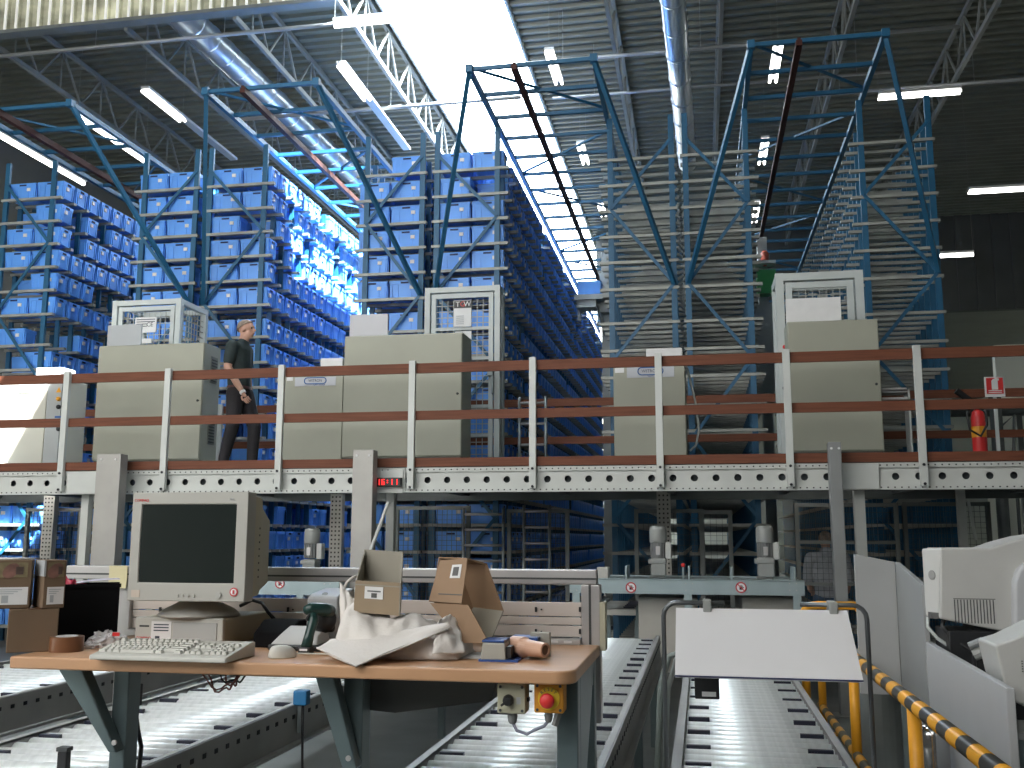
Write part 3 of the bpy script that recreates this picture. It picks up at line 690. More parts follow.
a, b = at(141, 343.5, 11.69), at(152, 338.5, 11.69); MB().box(a.x, b.x, 11.68, 11.7, a.z, b.z).build('small_sign', paper, K1[0])
K2 = cage(425, 500, 288, 12.0, .32, DZ, 'tall grey mesh cage carrying a white sign with black and red logo', mids=[at(460, z_, 12.0).z for z_ in (330, 360, 408, 437)])
a, b = at(454, 327, 11.99), at(471.5, 300, 11.99); s = MB().box(a.x, b.x, 11.98, 12.0, a.z, b.z).build('logo_sign', paper, K2[0])
hh = (b.z - a.z); MB().box(a.x, b.x, 11.975, 11.981, b.z - hh * .3, b.z - hh * .02).build('logo_band', black, s)
text('logo_letter', 'T', hh * .27, paper, s, Vector((a.x + .05, 11.973, b.z - hh * .16)) - wl(s), FRONT); text('logo_letter', 'G', hh * .27, redp, s, Vector(((a.x + b.x) / 2, 11.973, b.z - hh * .16)) - wl(s), FRONT); text('logo_letter', 'W', hh * .27, paper, s, Vector((b.x - .05, 11.973, b.z - hh * .16)) - wl(s), FRONT)
m = MB()
for k in range(5): m.box(a.x + .03, a.x + .13, 11.976, 11.981, a.z + .03 + k * .025, a.z + .04 + k * .025)
m.build('sign_text_line', grey_panel, s)
a, b = at(455, 361, 11.99), at(471.5, 331, 11.99); MB().box(a.x, b.x, 11.98, 12.0, a.z, b.z).build('notice_plate', paper, K2[0])
c_ = at(490, 374, 11.98); MB().box(c_.x - .02, c_.x + .05, 11.9, 12.0, c_.z - .03, c_.z + .03).box(c_.x + .02, c_.x + .05, 11.93, 12.0, c_.z - .25, c_.z + .03).build('door_handle', galv, K2[4], bevel=.004)
K3 = cage(775, 863, 273.5, 11.5, .6, DZ, 'tall light grey mesh cage behind the tallest cabinet at right', fw=.09)
c_ = at(784.5, 347, 11.49); MB().lathe([(.022, 0), (.022, .03)], (c_.x, 11.5, c_.z), (0, -1, 0), 10).build('red_button', redp, K3[0])
c_ = at(784.5, 388, 11.49); MB().lathe([(.022, 0), (.022, .03)], (c_.x, 11.5, c_.z), (0, -1, 0), 10).build('lock_knob', black, K3[0])
# access ladders
def ladder(px0, px1, pyt, pyb, Y, n, label, m_=galv, z0=None):
    p, q = at(px0, pyt, Y), at(px1, pyt, Y); z0 = at(px0, pyb, Y).z if z0 is None else z0
    t = thing('ladder', ((p.x + q.x) / 2, Y, z0), label, 'ladder')
    for x in (p.x, q.x): MB().tube([(x, Y, z0), (x, Y, p.z)], .02, 8).build('rail', m_, t, smooth=True)
    for k in range(n):
        z = z0 + .12 + (p.z - z0 - .2) * k / max(1, n - 1); MB().tube([(p.x, Y, z), (q.x, Y, z)], .017, 8).build('rung', alu, t, smooth=True)
ladder(519.5, 545.5, 397, 470, 12.3, 4, 'short ladder standing behind the front railing beside the mesh cage', z0=DZ)
ladder(464, 503.5, 508, 605, 12.55, 10, 'aluminium ladder under the platform in front of the blue totes', z0=0)
ladder(524, 549.5, 505, 610, 12.5, 10, 'aluminium ladder under the platform in front of the dark mesh door', z0=0)
# mesh doors below the platform
def gate(px0, px1, py, Y, label, rows=2, fm=None, z0=.05):
    fm = fm or mat('gate_grey', (.17, .185, .18), .5, .2, .1, 3); p, q = at(px0, py, Y), at(px1, py, Y)
    t = thing('mesh_gate', ((p.x + q.x) / 2, Y, 0), label, 'mesh gate'); f = .05; z1 = p.z
    m = MB().box(p.x, p.x + f, Y, Y + .05, 0, z1).box(q.x - f, q.x, Y, Y + .05, 0, z1).box(p.x + f, q.x - f, Y + .003, Y + .047, z1 - f, z1 - .003).box(p.x + f, q.x - f, Y + .003, Y + .047, z0, z0 + f)
    for k in range(1, rows): zz = z0 + (z1 - z0) * k / rows; m.box(p.x + f, q.x - f, Y + .003, Y + .047, zz, zz + .04)
    m.build('frame', fm, t); m = MB(); wiregrid(m, Vector((p.x + f, Y + .025, z0)), Vector((1, 0, 0)), Vector((0, 0, 1)), q.x - p.x - 2 * f, z1 - z0 - .05, .065, .0045); m.build('wire_mesh', dmesh_m, t)
gate(507, 569, 509, 12.6, 'dark mesh gate behind the bench, left of the empty passage')
gate(634, 703, 509, 12.6, 'dark mesh gate behind the left grey gear motor')
gate(700, 732, 510, 12.65, 'narrow dark mesh gate between the two gear motors')
gate(794, 898, 503, 12.6, 'dark mesh gate behind the standing man below the platform', 4)
gate(26, 82, 508, 12.6, 'mesh gate under the platform at far left before bright totes')
gate(395, 470, 506, 12.62, 'mesh gate under the platform right of the white column')
gate(902, 990, 502, 12.7, 'dark mesh gate below the platform above the right computer')
# ---- fire extinguisher, its sign, trays at the right
ex = at(980.5, 452, 10.75)
t = thing('fire_extinguisher', (ex.x, 10.75, DZ), 'red fire extinguisher with yellow label and black hose at the right', 'fire extinguisher')
zt = at(979, 409, 10.75).z
MB().lathe([(.06, 0), (.07, .03), (.07, zt - DZ - .09), (.055, zt - DZ - .03), (.025, zt - DZ)], (ex.x, 10.75, DZ), n=18).build('cylinder', redp, t, smooth=True)
zz = at(979, 432, 10.68).z; MB().lathe([(.0715, 0), (.0715, .11)], (ex.x - .002, 10.749, zz - .05), n=18, sx=1, sy=1).build('label', yel, t)
MB().box(ex.x - .03, ex.x + .03, 10.73, 10.77, zt - .01, zt + .05).bar((ex.x - .02, 10.75, zt + .05), (ex.x - .2, 10.72, zt + .19), .05, .05).build('valve', black, t)
MB().tube([(ex.x - .02, 10.72, zt + .03), at(986, 412, 10.62), at(987, 425, 10.62), at(981, 436, 10.62), at(970, 430, 10.62), at(967, 415, 10.62), at(971, 404, 10.66)], .013, 8).build('hose', black, t, smooth=True)
a, b = at(985.5, 397, 10.6), at(1004, 376.5, 10.6)
t = thing('fire_sign', ((a.x + b.x) / 2, 10.6, a.z), 'red sign with white extinguisher symbol on the right railing', 'sign')
MB().box(a.x, b.x, 10.6, 10.612, a.z, b.z).build('board', paper, t); MB().box(a.x + .015, b.x - .015, 10.594, 10.602, a.z + .03, b.z - .012).build('red_field', redp, t)
cx_, cz = (a.x + b.x) / 2, (a.z + b.z) / 2 + .02
m = MB().lathe([(.03, 0), (.03, .09), (.012, .11)], (cx_, 10.594, cz - .05), n=12, sy=.1); m.bar((cx_, 10.594, cz + .06), (cx_ + .04, 10.594, cz + .05), .012, .02)
m.build('symbol', paper, t)
m = MB()
for k in range(2): m.box(a.x + .03, b.x - .03, 10.592, 10.596, a.z + .04 + k * .018, a.z + .048 + k * .018)
m.build('text_line', paper, t)
MB().box(cx_ - .015, cx_ + .015, 10.612, 10.64, DZ, a.z + .1).build('stand', wpaint, t)
for (x0, y0, x1, y1), lb, zb in (((878, 391, 907, 387.5), 'narrow white tray lying on the shelf at right, upper of two', 0), ((879, 401, 908, 397), 'narrow white tray at right of the tallest cabinet, lower of two', 0)):
    a, b = at(x0, y0, 10.95), at(x1, y1, 10.95); m = MB().box(a.x, b.x, 10.95, 11.2, a.z, a.z + .012)
    m.box(a.x, b.x, 10.95, 10.96, a.z, b.z).box(a.x, b.x, 11.19, 11.2, a.z, b.z).box(a.x, a.x + .01, 10.95, 11.2, a.z, b.z).box(b.x - .01, b.x, 10.95, 11.2, a.z, b.z)
    tag(m.build('document_tray', paper), lb, 'tray')
a, b = at(879, 402, 10.97), at(908, 391, 10.97)
tag(MB().box(a.x - .02, a.x, 10.98, 11.2, DZ, b.z + .02).box(b.x, b.x + .02, 10.98, 11.2, DZ, b.z + .02).box(a.x, b.x, 10.96, 11.2, b.z - .012, b.z).box(a.x, b.x, 10.96, 11.2, at(879, 401, 10.95).z - .012, at(879, 401, 10.95).z).build('tray_stand', wpaint), 'slim stand carrying two white trays beside the tallest cabinet', 'stand')
# stair handrail and pipes at right edge, behind
hb = thing('stair_handrail', at(1000, 440, 16), 'dark stair handrail in front of the pale wall at the right edge', 'handrail')
MB().tube([at(995, 432, 16), at(1014, 415, 16), at(1014, 452, 16)], .025, 8).build('tube', dmesh_m, hb)
a = at(997, 430, 16); MB().tube([(a.x, 16, 0), (a.x, 16, at(997, 378, 16).z)], .09, 12).build('post', dmesh_m, hb)
b = at(1014, 452, 16); MB().tube([(b.x, 16, 0), (b.x, 16, b.z)], .025, 8).build('post', dmesh_m, hb)
a = at(950, 412, 20); tag(MB().tube([(a.x, 20, a.z), (a.x + 1.3, 20, a.z)], .1, 12).bar((a.x + 1.2, 20, 0), (a.x + 1.2, 20, a.z), .1, .1).build('ventilation_pipe', dmesh_m), 'dark horizontal pipe behind the fire extinguisher', 'pipe')

# fill lamps added unseen behind the front beam to brighten the totes below
for x in (-9.2, -6.6, -4.0, 1.2):
    t = thing('added_fill_lamp', (x, 11.7, 2.2), 'added fill lamp hidden under the platform deck', 'lamp', 'added fill lamps under the platform')
    MB().box(x - .6, x + .6, 11.66, 11.74, 2.2, 2.225).build('tray', lamp_body, t); MB().tube([(x - .58, 11.7, 2.18), (x + .58, 11.7, 2.18)], .02, 8).build('tube', emis('fill_tube_%d' % (x * 10), (1, .97, .92), (40 if x < -5 else 26) if x < 0 else 14), t)
# ================================================================== people
skin_m = mat('skin', (.52, .30, .22), .55, 0, .06, 20)
shirt_m = mat('dark_green_shirt', (.022, .035, .036), .8, 0, .15, 20); trous_m = mat('dark_trousers', (.022, .020, .024), .8, 0, .15, 20)
hair_m = mat('grey_brown_hair', (.24, .19, .15), .8, 0, .3, 40); shoe_m = mat('black_shoe', (.012, .012, .012), .4)
def skinmesh(name, nodes, edges, m, parent, root=0, sub=2):
    """nodes: (x,y,z,r[,r2]) in the parent's space; a skinned, subdivided surface baked to one mesh"""
    me = bpy.data.meshes.new(name); me.from_pydata([n[:3] for n in nodes], edges, [])
    o = bpy.data.objects.new('tmpskin', me); COL.objects.link(o)
    md = o.modifiers.new('s', 'SKIN'); md.use_smooth_shade = True; md.branch_smoothing = .4
    for i, n in enumerate(nodes):
        sv = me.skin_vertices[0].data[i]; sv.radius = (n[3], n[4] if len(n) > 4 else n[3]); sv.use_root = (i == root)
    s = o.modifiers.new('u', 'SUBSURF'); s.levels = sub; s.render_levels = sub
    bpy.context.view_layer.update(); dg = bpy.context.evaluated_depsgraph_get()
    bm_ = bpy.data.meshes.new_from_object(o.evaluated_get(dg)); bpy.data.objects.remove(o)
    bm_.materials.clear(); bm_.materials.append(m); bm_.shade_smooth(); bm_.name = name
    r = bpy.data.objects.new(name, bm_); COL.objects.link(r); r.parent = parent; WL[r.name] = wl(parent).copy(); return r
def chain(nodes, edges, pts, start=None):
    i0 = start
    for p in pts:
        nodes.append(p); i = len(nodes) - 1
        if i0 is not None: edges.append((i0, i))
        i0 = i
    return i0
def flesh(nodes, edges, par, ntorso):
    """limb and torso volumes along the skeleton, to be fused into one surface"""
    mbs = []
    def ell(c, a, b, h, n=14): mbs.append(MB().grid(lambda u, v: Vector(c) + Vector((a * cos(2 * pi * u) * sin(pi * (.003 + .994 * v)), b * sin(2 * pi * u) * sin(pi * (.003 + .994 * v)), -h * cos(pi * (.003 + .994 * v)))), n, n))
    for i, n in enumerate(nodes): ell(n[:3], n[3], n[4], min(n[3], n[4]) if i >= ntorso else min(.07, n[3]))
    for i, j in edges:
        a, b = nodes[i], nodes[j]; pa, pb = Vector(a[:3]), Vector(b[:3])
        if i < ntorso and j < ntorso:
            k = 18; vs = [p + Vector((n[3] * cos(2 * pi * q / k), n[4] * sin(2 * pi * q / k), 0)) for p, n in ((pa, a), (pb, b)) for q in range(k)]
            mbs.append(MB().add(vs, [tuple(range(k))[::-1], tuple(range(k, 2 * k))] + [(q, (q + 1) % k, k + (q + 1) % k, k + q) for q in range(k)]))
        else:
            r0 = min(a[3], a[4]); r1 = min(b[3], b[4])
            if i < ntorso: r0 = min(r0, r1 * 1.15)
            mbs.append(MB().tube([pa, pb], [r0, r1], 14))
    o = MB().box(-.01, .01, -.01, .01, nodes[0][2], nodes[0][2] + .02).build('body', skin_m, par, local=True)
    return o, mbs
def garment(name, nodes, edges, m, par, ntorso):
    o, mbs = flesh(nodes, edges, par, ntorso); o.name = name; fuse(o, mbs, .009, m); return o
def fuse(body, mbs, vox=.009, mt=None):
    """join extra shapes into the body and fuse all into one continuous surface"""
    bm = bmesh.new(); bm.from_mesh(body.data)
    for mb in mbs:
        t_ = bpy.data.meshes.new('t'); t_.from_pydata([tuple(p) for p in mb.v], [], mb.f); b2_ = bmesh.new(); b2_.from_mesh(t_); bmesh.ops.remove_doubles(b2_, verts=b2_.verts, dist=.0004); bmesh.ops.holes_fill(b2_, edges=b2_.edges); bmesh.ops.recalc_face_normals(b2_, faces=b2_.faces); b2_.to_mesh(t_); b2_.free(); bm.from_mesh(t_); bpy.data.meshes.remove(t_)
    me = bpy.data.meshes.new(body.name); bm.to_mesh(me); bm.free()
    o = bpy.data.objects.new('tmpf', me); COL.objects.link(o)
    r = o.modifiers.new('r', 'REMESH'); r.mode = 'VOXEL'; r.voxel_size = vox
    sm = o.modifiers.new('s', 'SMOOTH'); sm.factor = .5; sm.iterations = 2
    bpy.context.view_layer.update(); dg = bpy.context.evaluated_depsgraph_get()
    nm = bpy.data.meshes.new_from_object(o.evaluated_get(dg)); bpy.data.objects.remove(o)
    nm.materials.clear(); nm.materials.append(mt or skin_m); nm.shade_smooth(); body.data = nm
def head_mbs(c, k, fy):
    """skull, jaw, nose, ears and neck around head centre c; k = scale; fy = facing"""
    fx, fyy = fy
    def W(f, l, z): return Vector((c[0] + (fx * f - fyy * l) * k, c[1] + (fyy * f + fx * l) * k, c[2] + z * k))
    def ell(f0, l0, z0, a, b, h, n=16):
        return MB().grid(lambda u, v: W(f0 + a * cos(2 * pi * u) * sin(pi * (.002 + .996 * v)), l0 + b * sin(2 * pi * u) * sin(pi * (.002 + .996 * v)), z0 - h * cos(pi * (.002 + .996 * v))), n, n)
    out = [ell(-.005, 0, .025, .096, .076, .088), ell(.03, 0, -.045, .062, .058, .070), ell(.058, 0, -.078, .032, .034, .026)]
    out.append(MB().tube([W(.085, 0, .025), W(.112, 0, -.015), W(.10, 0, -.025)], [.009 * k, .016 * k, .012 * k], 8))
    out.append(MB().tube([W(.086, -.022, -.052), W(.098, 0, -.05), W(.086, .022, -.052)], [.007 * k, .010 * k, .007 * k], 8))
    out.append(MB().tube([W(.08, -.035, .03), W(.094, 0, .034), W(.08, .035, .03)], .011 * k, 8))
    for l in (-.078, .078): out.append(ell(-.005, l, -.01, .020, .010, .032, 10))
    out.append(MB().tube([W(-.03, 0, -.17), W(-.02, 0, -.10), W(-.01, 0, -.03)], [.062 * k, .055 * k, .055 * k], 14))
    return out
def eyes(par, c, k, fy):
    fx, fyy = fy
    def W(f, l, z): return Vector((c[0] + (fx * f - fyy * l) * k, c[1] + (fyy * f + fx * l) * k, c[2] + z * k))
    for l in (-.032, .032): MB().lathe([(.003 * k, -.008), (.011 * k, -.004), (.011 * k, .003), (.003 * k, .007)], W(.083, l, .012), (fx, fyy, 0), 10).build('eye', black, par, local=True)
    MB().tube([W(.092, -.022, -.051), W(.107, 0, -.050), W(.092, .022, -.051)], .004 * k, 6).build('mouth', mat('lips', (.35, .13, .11), .5), par, local=True)
def hair_cap(par, c, rad, fy):
    """short hair: a shell over the top and back of the skull; rad = (front-back, sideways, up)"""
    fx, fyy = fy
    def f(u, v):
        a = 2 * pi * u; back = .5 - .5 * cos(a); lim = radians(48 + 72 * back); th = lim * v
        k = 1 + .03 * noise.noise(Vector((cos(a) * 5, sin(a) * 5, v * 6)))
        F_ = cos(a) * sin(th) * rad[0] * k; L_ = sin(a) * sin(th) * rad[1] * k; Z_ = cos(th) * rad[2] * k
        return (c[0] + fx * F_ - fyy * L_, c[1] + fyy * F_ + fx * L_, c[2] + Z_)
    return MB().grid(f, 28, 10).build('hair', hair_m, par, smooth=True, local=True, solid=.004)
def hand(nodes, edges, wrist_i, w, d, side, n, s=1.0, curl=.6):
    """palm and five fingers from wrist w along d; side = direction of the fingers' spread, n = palm normal"""
    w, d, side, n = Vector(w), Vector(d).normalized(), Vector(side).normalized(), Vector(n).normalized()
    pc = w + d * .05 * s; nodes.append((*pc, .026 * s, .018 * s)); pi_ = len(nodes) - 1; edges.append((wrist_i, pi_))
    return pc, d, side, n
def fingers(par, pc, d, side, n, s, m):
    for k, (off, L) in enumerate(((-.030, .066), (-.010, .076), (.010, .070), (.030, .056))):
        b = pc + d * .02 * s + side * off * s
        p1 = b + d * L * .5 * s + n * .006 * s; p2 = p1 + d * L * .3 * s + n * .02 * s; p3 = p2 + d * L * .1 * s + n * .022 * s
        nd = [(*b, .0095 * s), (*p1, .009 * s), (*p2, .0085 * s), (*p3, .007 * s)]
        skinmesh('finger', nd, [(0, 1), (1, 2), (2, 3)], m, par, 0, 1)
    b = pc - d * .02 * s - side * .03 * s
    nd = [(*b, .012 * s), (*(b + d * .025 * s - side * .022 * s + n * .012 * s), .011 * s), (*(b + d * .058 * s - side * .02 * s + n * .022 * s), .009 * s)]
    skinmesh('thumb', nd, [(0, 1), (1, 2)], m, par, 0, 1)
# --- man walking to the right on the platform
wy = 10.62; fp = at(240, 462, wy); hx = at(244, 320, wy)
H = hx.z - DZ; sc = H / 1.75
t = thing('person', (fp.x, wy, DZ), 'person in dark green T-shirt and dark trousers walking right along the platform', 'person')
S = lambda *p: tuple(v * sc for v in p)
def N(x, y, z, r, r2=None): return (x * sc, y * sc, z * sc, r * sc, (r2 or r) * sc)
pel = N(-.05, 0, .95, .105, .15)
nodes = [pel]; edges = []
sp_ = chain(nodes, edges, [N(-.06, 0, 1.08, .115, .12), N(-.06, 0, 1.22, .12, .15), N(-.05, 0, 1.38, .10, .165), N(-.03, 0, 1.45, .065, .09), N(-.015, 0, 1.50, .052)], 0)
chain(nodes, edges, [N(0, 0, 1.555, .056, .058)], sp_)
# near arm (camera side, y < 0): swings forward; far arm back
sh = 3
ar = chain(nodes, edges, [N(-.07, -.17, 1.40, .055), N(-.10, -.215, 1.16, .046), N(.03, -.225, .96, .040), N(.10, -.215, .86, .028)], sh)
ar2 = chain(nodes, edges, [N(-.06, .17, 1.40, .055), N(-.06, .215, 1.15, .046), N(-.03, .215, .92, .04), N(.0, .21, .82, .028)], sh)
hand(nodes, edges, ar, nodes[ar][:3], (.5, 0, -.8), (.8, 0, .5), (0, 1, 0), sc); pcA = nodes[-1]
hand(nodes, edges, ar2, nodes[ar2][:3], (.5, 0, -.8), (.8, 0, .5), (0, -1, 0), sc); pcB = nodes[-1]
l1 = chain(nodes, edges, [N(-.05, -.09, .86, .09), N(-.06, -.10, .50, .064), N(-.155, -.10, .10, .042), N(-.16, -.10, .05, .04), N(-.06, -.10, .03, .034)], 0)
l2 = chain(nodes, edges, [N(-.02, .09, .86, .09), N(.11, .10, .50, .064), N(.10, .10, .10, .042), N(.11, .10, .05, .04), N(.22, .10, .04, .034)], 0)
body, bmbs = flesh(nodes, edges, t, sp_ + 1)
fingers(body, Vector(pcA[:3]), Vector((.45, 0, -.85)), Vector((.85, 0, .45)), Vector((0, 1, 0)), sc, skin_m)
fingers(body, Vector(pcB[:3]), Vector((.45, 0, -.85)), Vector((.85, 0, .45)), Vector((0, -1, 0)), sc, skin_m)
HC = (.005 * sc, 0, 1.632 * sc); fuse(body, bmbs + head_mbs(HC, sc, (1, 0))); eyes(body, HC, sc, (1, 0))
sn = [N(-.05, 0, .97, .125, .168)]; se = []
chain(sn, se, [N(-.06, 0, 1.08, .128, .15), N(-.06, 0, 1.22, .132, .168), N(-.05, 0, 1.38, .118, .185), N(-.03, 0, 1.46, .075, .10)], 0)
chain(sn, se, [N(-.07, -.175, 1.405, .078), N(-.087, -.200, 1.28, .070), N(-.092, -.205, 1.235, .064)], 3)
chain(sn, se, [N(-.06, .175, 1.405, .078), N(-.06, .20, 1.28, .070), N(-.06, .205, 1.235, .064)], 3)
garment('t_shirt', sn, se, shirt_m, t, 5)
tn = [N(-.05, 0, 1.00, .115, .158)]; te = []
chain(tn, te, [N(-.05, 0, .90, .118, .165)], 0)
chain(tn, te, [N(-.05, -.09, .865, .106), N(-.06, -.10, .50, .078), N(-.15, -.10, .13, .062), N(-.155, -.10, .06, .060)], 1)
chain(tn, te, [N(-.02, .09, .865, .106), N(.11, .10, .50, .078), N(.10, .10, .13, .062), N(.10, .10, .06, .060)], 1)
garment('trousers', tn, te, trous_m, t, 2)
for x, y in ((-.16, -.10), (.11, .10)): skinmesh('shoe', [N(x - .04, y, .045, .045), N(x + .06, y, .045, .046), N(x + .16, y, .035, .035)], [(0, 1), (1, 2)], shoe_m, t)
hair_cap(t, (-.002 * sc, 0, 1.655 * sc), (.104 * sc, .085 * sc, .096 * sc), (1, 0))
wp = Vector(nodes[ar][:3]); MB().lathe([(.034 * sc, -.016), (.036 * sc, 0), (.034 * sc, .016)], wp, (.55, 0, -.8), 14).build('wrist_band', paper, t, local=True)
MB().lathe([(.129 * sc, 0), (.129 * sc, .03 * sc)], (-.052 * sc, 0, .925 * sc), n=24, sy=1.35).build('belt', mat('belt_brown', (.09, .03, .03), .5), t, local=True)
# --- man standing below the platform, seen from behind
wy = 13.05; fp = at(828, 602, wy); H = 1.70; sc = H / 1.75
t = thing('person', (fp.x + .02, wy, 0), 'person in grey T-shirt and jeans standing with back turned below the platform', 'person')
nodes = [N(0, 0, .95, .15, .11)]; edges = []
sp_ = chain(nodes, edges, [N(0, 0, 1.08, .15, .11), N(0, .02, 1.24, .165, .12), N(0, .05, 1.38, .17, .10), N(0, .09, 1.45, .08, .075), N(0, .12, 1.49, .052)], 0)
chain(nodes, edges, [N(0, .15, 1.54, .058, .056)], sp_)
ar = chain(nodes, edges, [N(-.20, .04, 1.38, .06), N(-.25, .06, 1.14, .048), N(-.20, .22, .98, .04), N(-.15, .32, .93, .03)], 3)
ar2 = chain(nodes, edges, [N(.20, .04, 1.38, .06), N(.26, .06, 1.14, .048), N(.24, .20, .97, .04), N(.22, .30, .92, .03)], 3)
hand(nodes, edges, ar, nodes[ar][:3], (.3, .9, -.2), (.9, -.3, 0), (0, 0, -1), sc); pcA = nodes[-1]
hand(nodes, edges, ar2, nodes[ar2][:3], (-.1, .9, -.3), (-.9, -.1, 0), (0, 0, -1), sc); pcB = nodes[-1]
chain(nodes, edges, [N(-.10, 0, .86, .095), N(-.11, .02, .50, .066), N(-.12, 0, .10, .044), N(-.12, 0, .05, .042), N(-.12, .10, .03, .035)], 0)
chain(nodes, edges, [N(.10, 0, .86, .095), N(.11, .02, .50, .066), N(.12, 0, .10, .044), N(.12, 0, .05, .042), N(.12, .10, .03, .035)], 0)
body, bmbs = flesh(nodes, edges, t, sp_ + 1)
fingers(body, Vector(pcA[:3]), Vector((.3, .9, -.2)), Vector((.9, -.3, 0)), Vector((0, 0, -1)), sc, skin_m)
fingers(body, Vector(pcB[:3]), Vector((-.1, .9, -.3)), Vector((-.9, -.1, 0)), Vector((0, 0, -1)), sc, skin_m)
HC = (0, .17 * sc, 1.612 * sc); fuse(body, bmbs + head_mbs(HC, sc, (0, 1))); eyes(body, HC, sc, (0, 1))
sn = [N(0, 0, .93, .178, .138)]; se = []
chain(sn, se, [N(0, 0, 1.06, .178, .14), N(0, .02, 1.24, .19, .145), N(0, .05, 1.38, .195, .125), N(0, .09, 1.46, .09, .09)], 0)
chain(sn, se, [N(-.20, .04, 1.385, .082), N(-.237, .05, 1.22, .074), N(-.246, .055, 1.13, .070)], 3); chain(sn, se, [N(.20, .04, 1.385, .082), N(.245, .05, 1.22, .074), N(.256, .055, 1.13, .070)], 3)
garment('t_shirt', sn, se, mat('grey_shirt', (.36, .38, .41), .8, 0, .1, 20), t, 5)
tn = [N(0, 0, 1.0, .158, .12)]; te = []
chain(tn, te, [N(0, 0, .90, .165, .128)], 0)
chain(tn, te, [N(-.10, 0, .86, .11), N(-.11, .02, .50, .08), N(-.12, 0, .13, .066), N(-.12, 0, .06, .066)], 1); chain(tn, te, [N(.10, 0, .86, .11), N(.11, .02, .50, .08), N(.12, 0, .13, .066), N(.12, 0, .06, .066)], 1)
garment('jeans', tn, te, mat('jeans_blue', (.05, .09, .16), .8, 0, .2, 15), t, 2)
for x in (-.12, .12): skinmesh('shoe', [N(x, -.04, .045, .045), N(x, .06, .045, .046), N(x, .16, .035, .035)], [(0, 1), (1, 2)], shoe_m, t)
hair_cap(t, (0, .163 * sc, 1.635 * sc), (.104 * sc, .086 * sc, .098 * sc), (0, 1))
# ================================================================== roller conveyors
roll_m = mat('roller_zinc', (0.86, 0.90, 0.90), 0.36, 0.35, 0.12, 3, stretch=(9, 1, 1))
crail_m = mat('conveyor_rail', (0.36, 0.36, 0.35), 0.5, 0.4, 0.12, 3)
band_m = mat('drive_band_blue_black', (0.012, 0.014, 0.03), 0.5, 0, 0.1, 9)
leg_m = mat('leg_blue_grey', (0.20, 0.25, 0.26), 0.5, 0.3, 0.15, 4)
def conveyor(x0, x1, y0, y1, label, bands=(1, 1), zr=.74, blue_l=.10):
    xc = (x0 + x1) / 2; t = thing('roller_conveyor', (xc, (y0 + y1) / 2, 0), label, 'conveyor'); o = wl(t)
    for s, x in ((-1, x0), (1, x1)):
        r = MB().box(x - .018, x + .018, y0, y1, zr - .19, zr).box(x - .018 if s > 0 else x - .012, x + .012 if s > 0 else x + .018, y0, y1, zr - .008, zr + .004)
        r.box(min(x, x + s * .05), max(x, x + s * .05), y0, y1, zr - .195, zr - .18)
        r.m = 1; y = y0 + .05
        while y < y1: r.box(x + s * .017 - .002, x + s * .017 + .004, y, y + .028, zr - .065, zr - .045); y += .105
        r.build('side_rail', [crail_m, dark], t)
    p = .105; n = int((y1 - y0 - .1) / p); n = min(n, 100); p = (y1 - y0 - .1) / n
    me = None
    for k in range(n):
        y = y0 + .06 + p * k
        if me is None:
            m = MB().tube([(x0 + .02, y, zr - .046), (x1 - .02, y, zr - .046)], .035, 10); q = m.build('roller', roll_m, t, smooth=True); me = q.data; y00 = y
        else: mesh_obj('roller', me, t, (0, y - y00, 0))
    me = {}
    k = 0; y = y0 + .2
    while y < y1 - .1 and k < 45:
        for s, x in ((0, x0 + .03), (1, x1 - .03 - blue_l)):
            if not bands[s]: continue
            if s not in me:
                me[s] = (MB().box(x, x + blue_l, y - .012, y + .012, zr - .035, zr - .004).build('drive_band', band_m, t).data, y)
            else: mesh_obj('drive_band', me[s][0], t, (0, y - me[s][1], 0))
        y += .335; k += 1
    y = y0 + .5
    while y < y1:
        for x in (x0, x1): MB().box(x - .025, x + .025, y - .03, y + .03, 0, zr - .19).build('leg', leg_m, t)
        MB().box(x0, x1, y - .02, y + .02, zr - .34, zr - .29).build('cross_tie', leg_m, t); y += 1.9
    return t
conveyor(-.115, .54, 1.9, 9.1, 'roller conveyor on the right running under the white tilted board')
conveyor(-1.10, -.40, 1.9, 9.1, 'roller conveyor in the middle passing under the right end of the desk')
conveyor(-2.92, -2.10, 1.9, 11.5, 'roller conveyor on the left passing under the desk below the monitor')
conveyor(-4.75, -3.72, 1.9, 11.5, 'leftmost roller conveyor, half hidden behind the desk corner')
# short feed conveyor under the platform
p, q = at(600, 612, 10.8), at(637, 612, 10.8)
t = thing('feed_conveyor', ((p.x + q.x) / 2, 11, 0), 'short shiny feed conveyor under the platform behind the middle conveyor', 'conveyor')
MB().box(p.x, q.x, 10.6, 12.0, .80, .86).build('bed', mat('feed_bed', (.75, .74, .68), .3, .2, .1, 5), t)
MB().box(q.x, q.x + .05, 10.6, 12.0, .72, .9).box(p.x - .05, p.x, 10.6, 12, .72, .9).build('side_rail', leg_m, t)
for x in (p.x, q.x):
    for y in (10.7, 11.8): MB().box(x - .02, x + .02, y, y + .04, 0, .75).build('leg', leg_m, t)
m = MB()
for k in range(5): m.box(q.x - .14, q.x - .02, 10.75 + k * .22, 10.79 + k * .22, .86, .88)
m.build('drive_band', band_m, t)
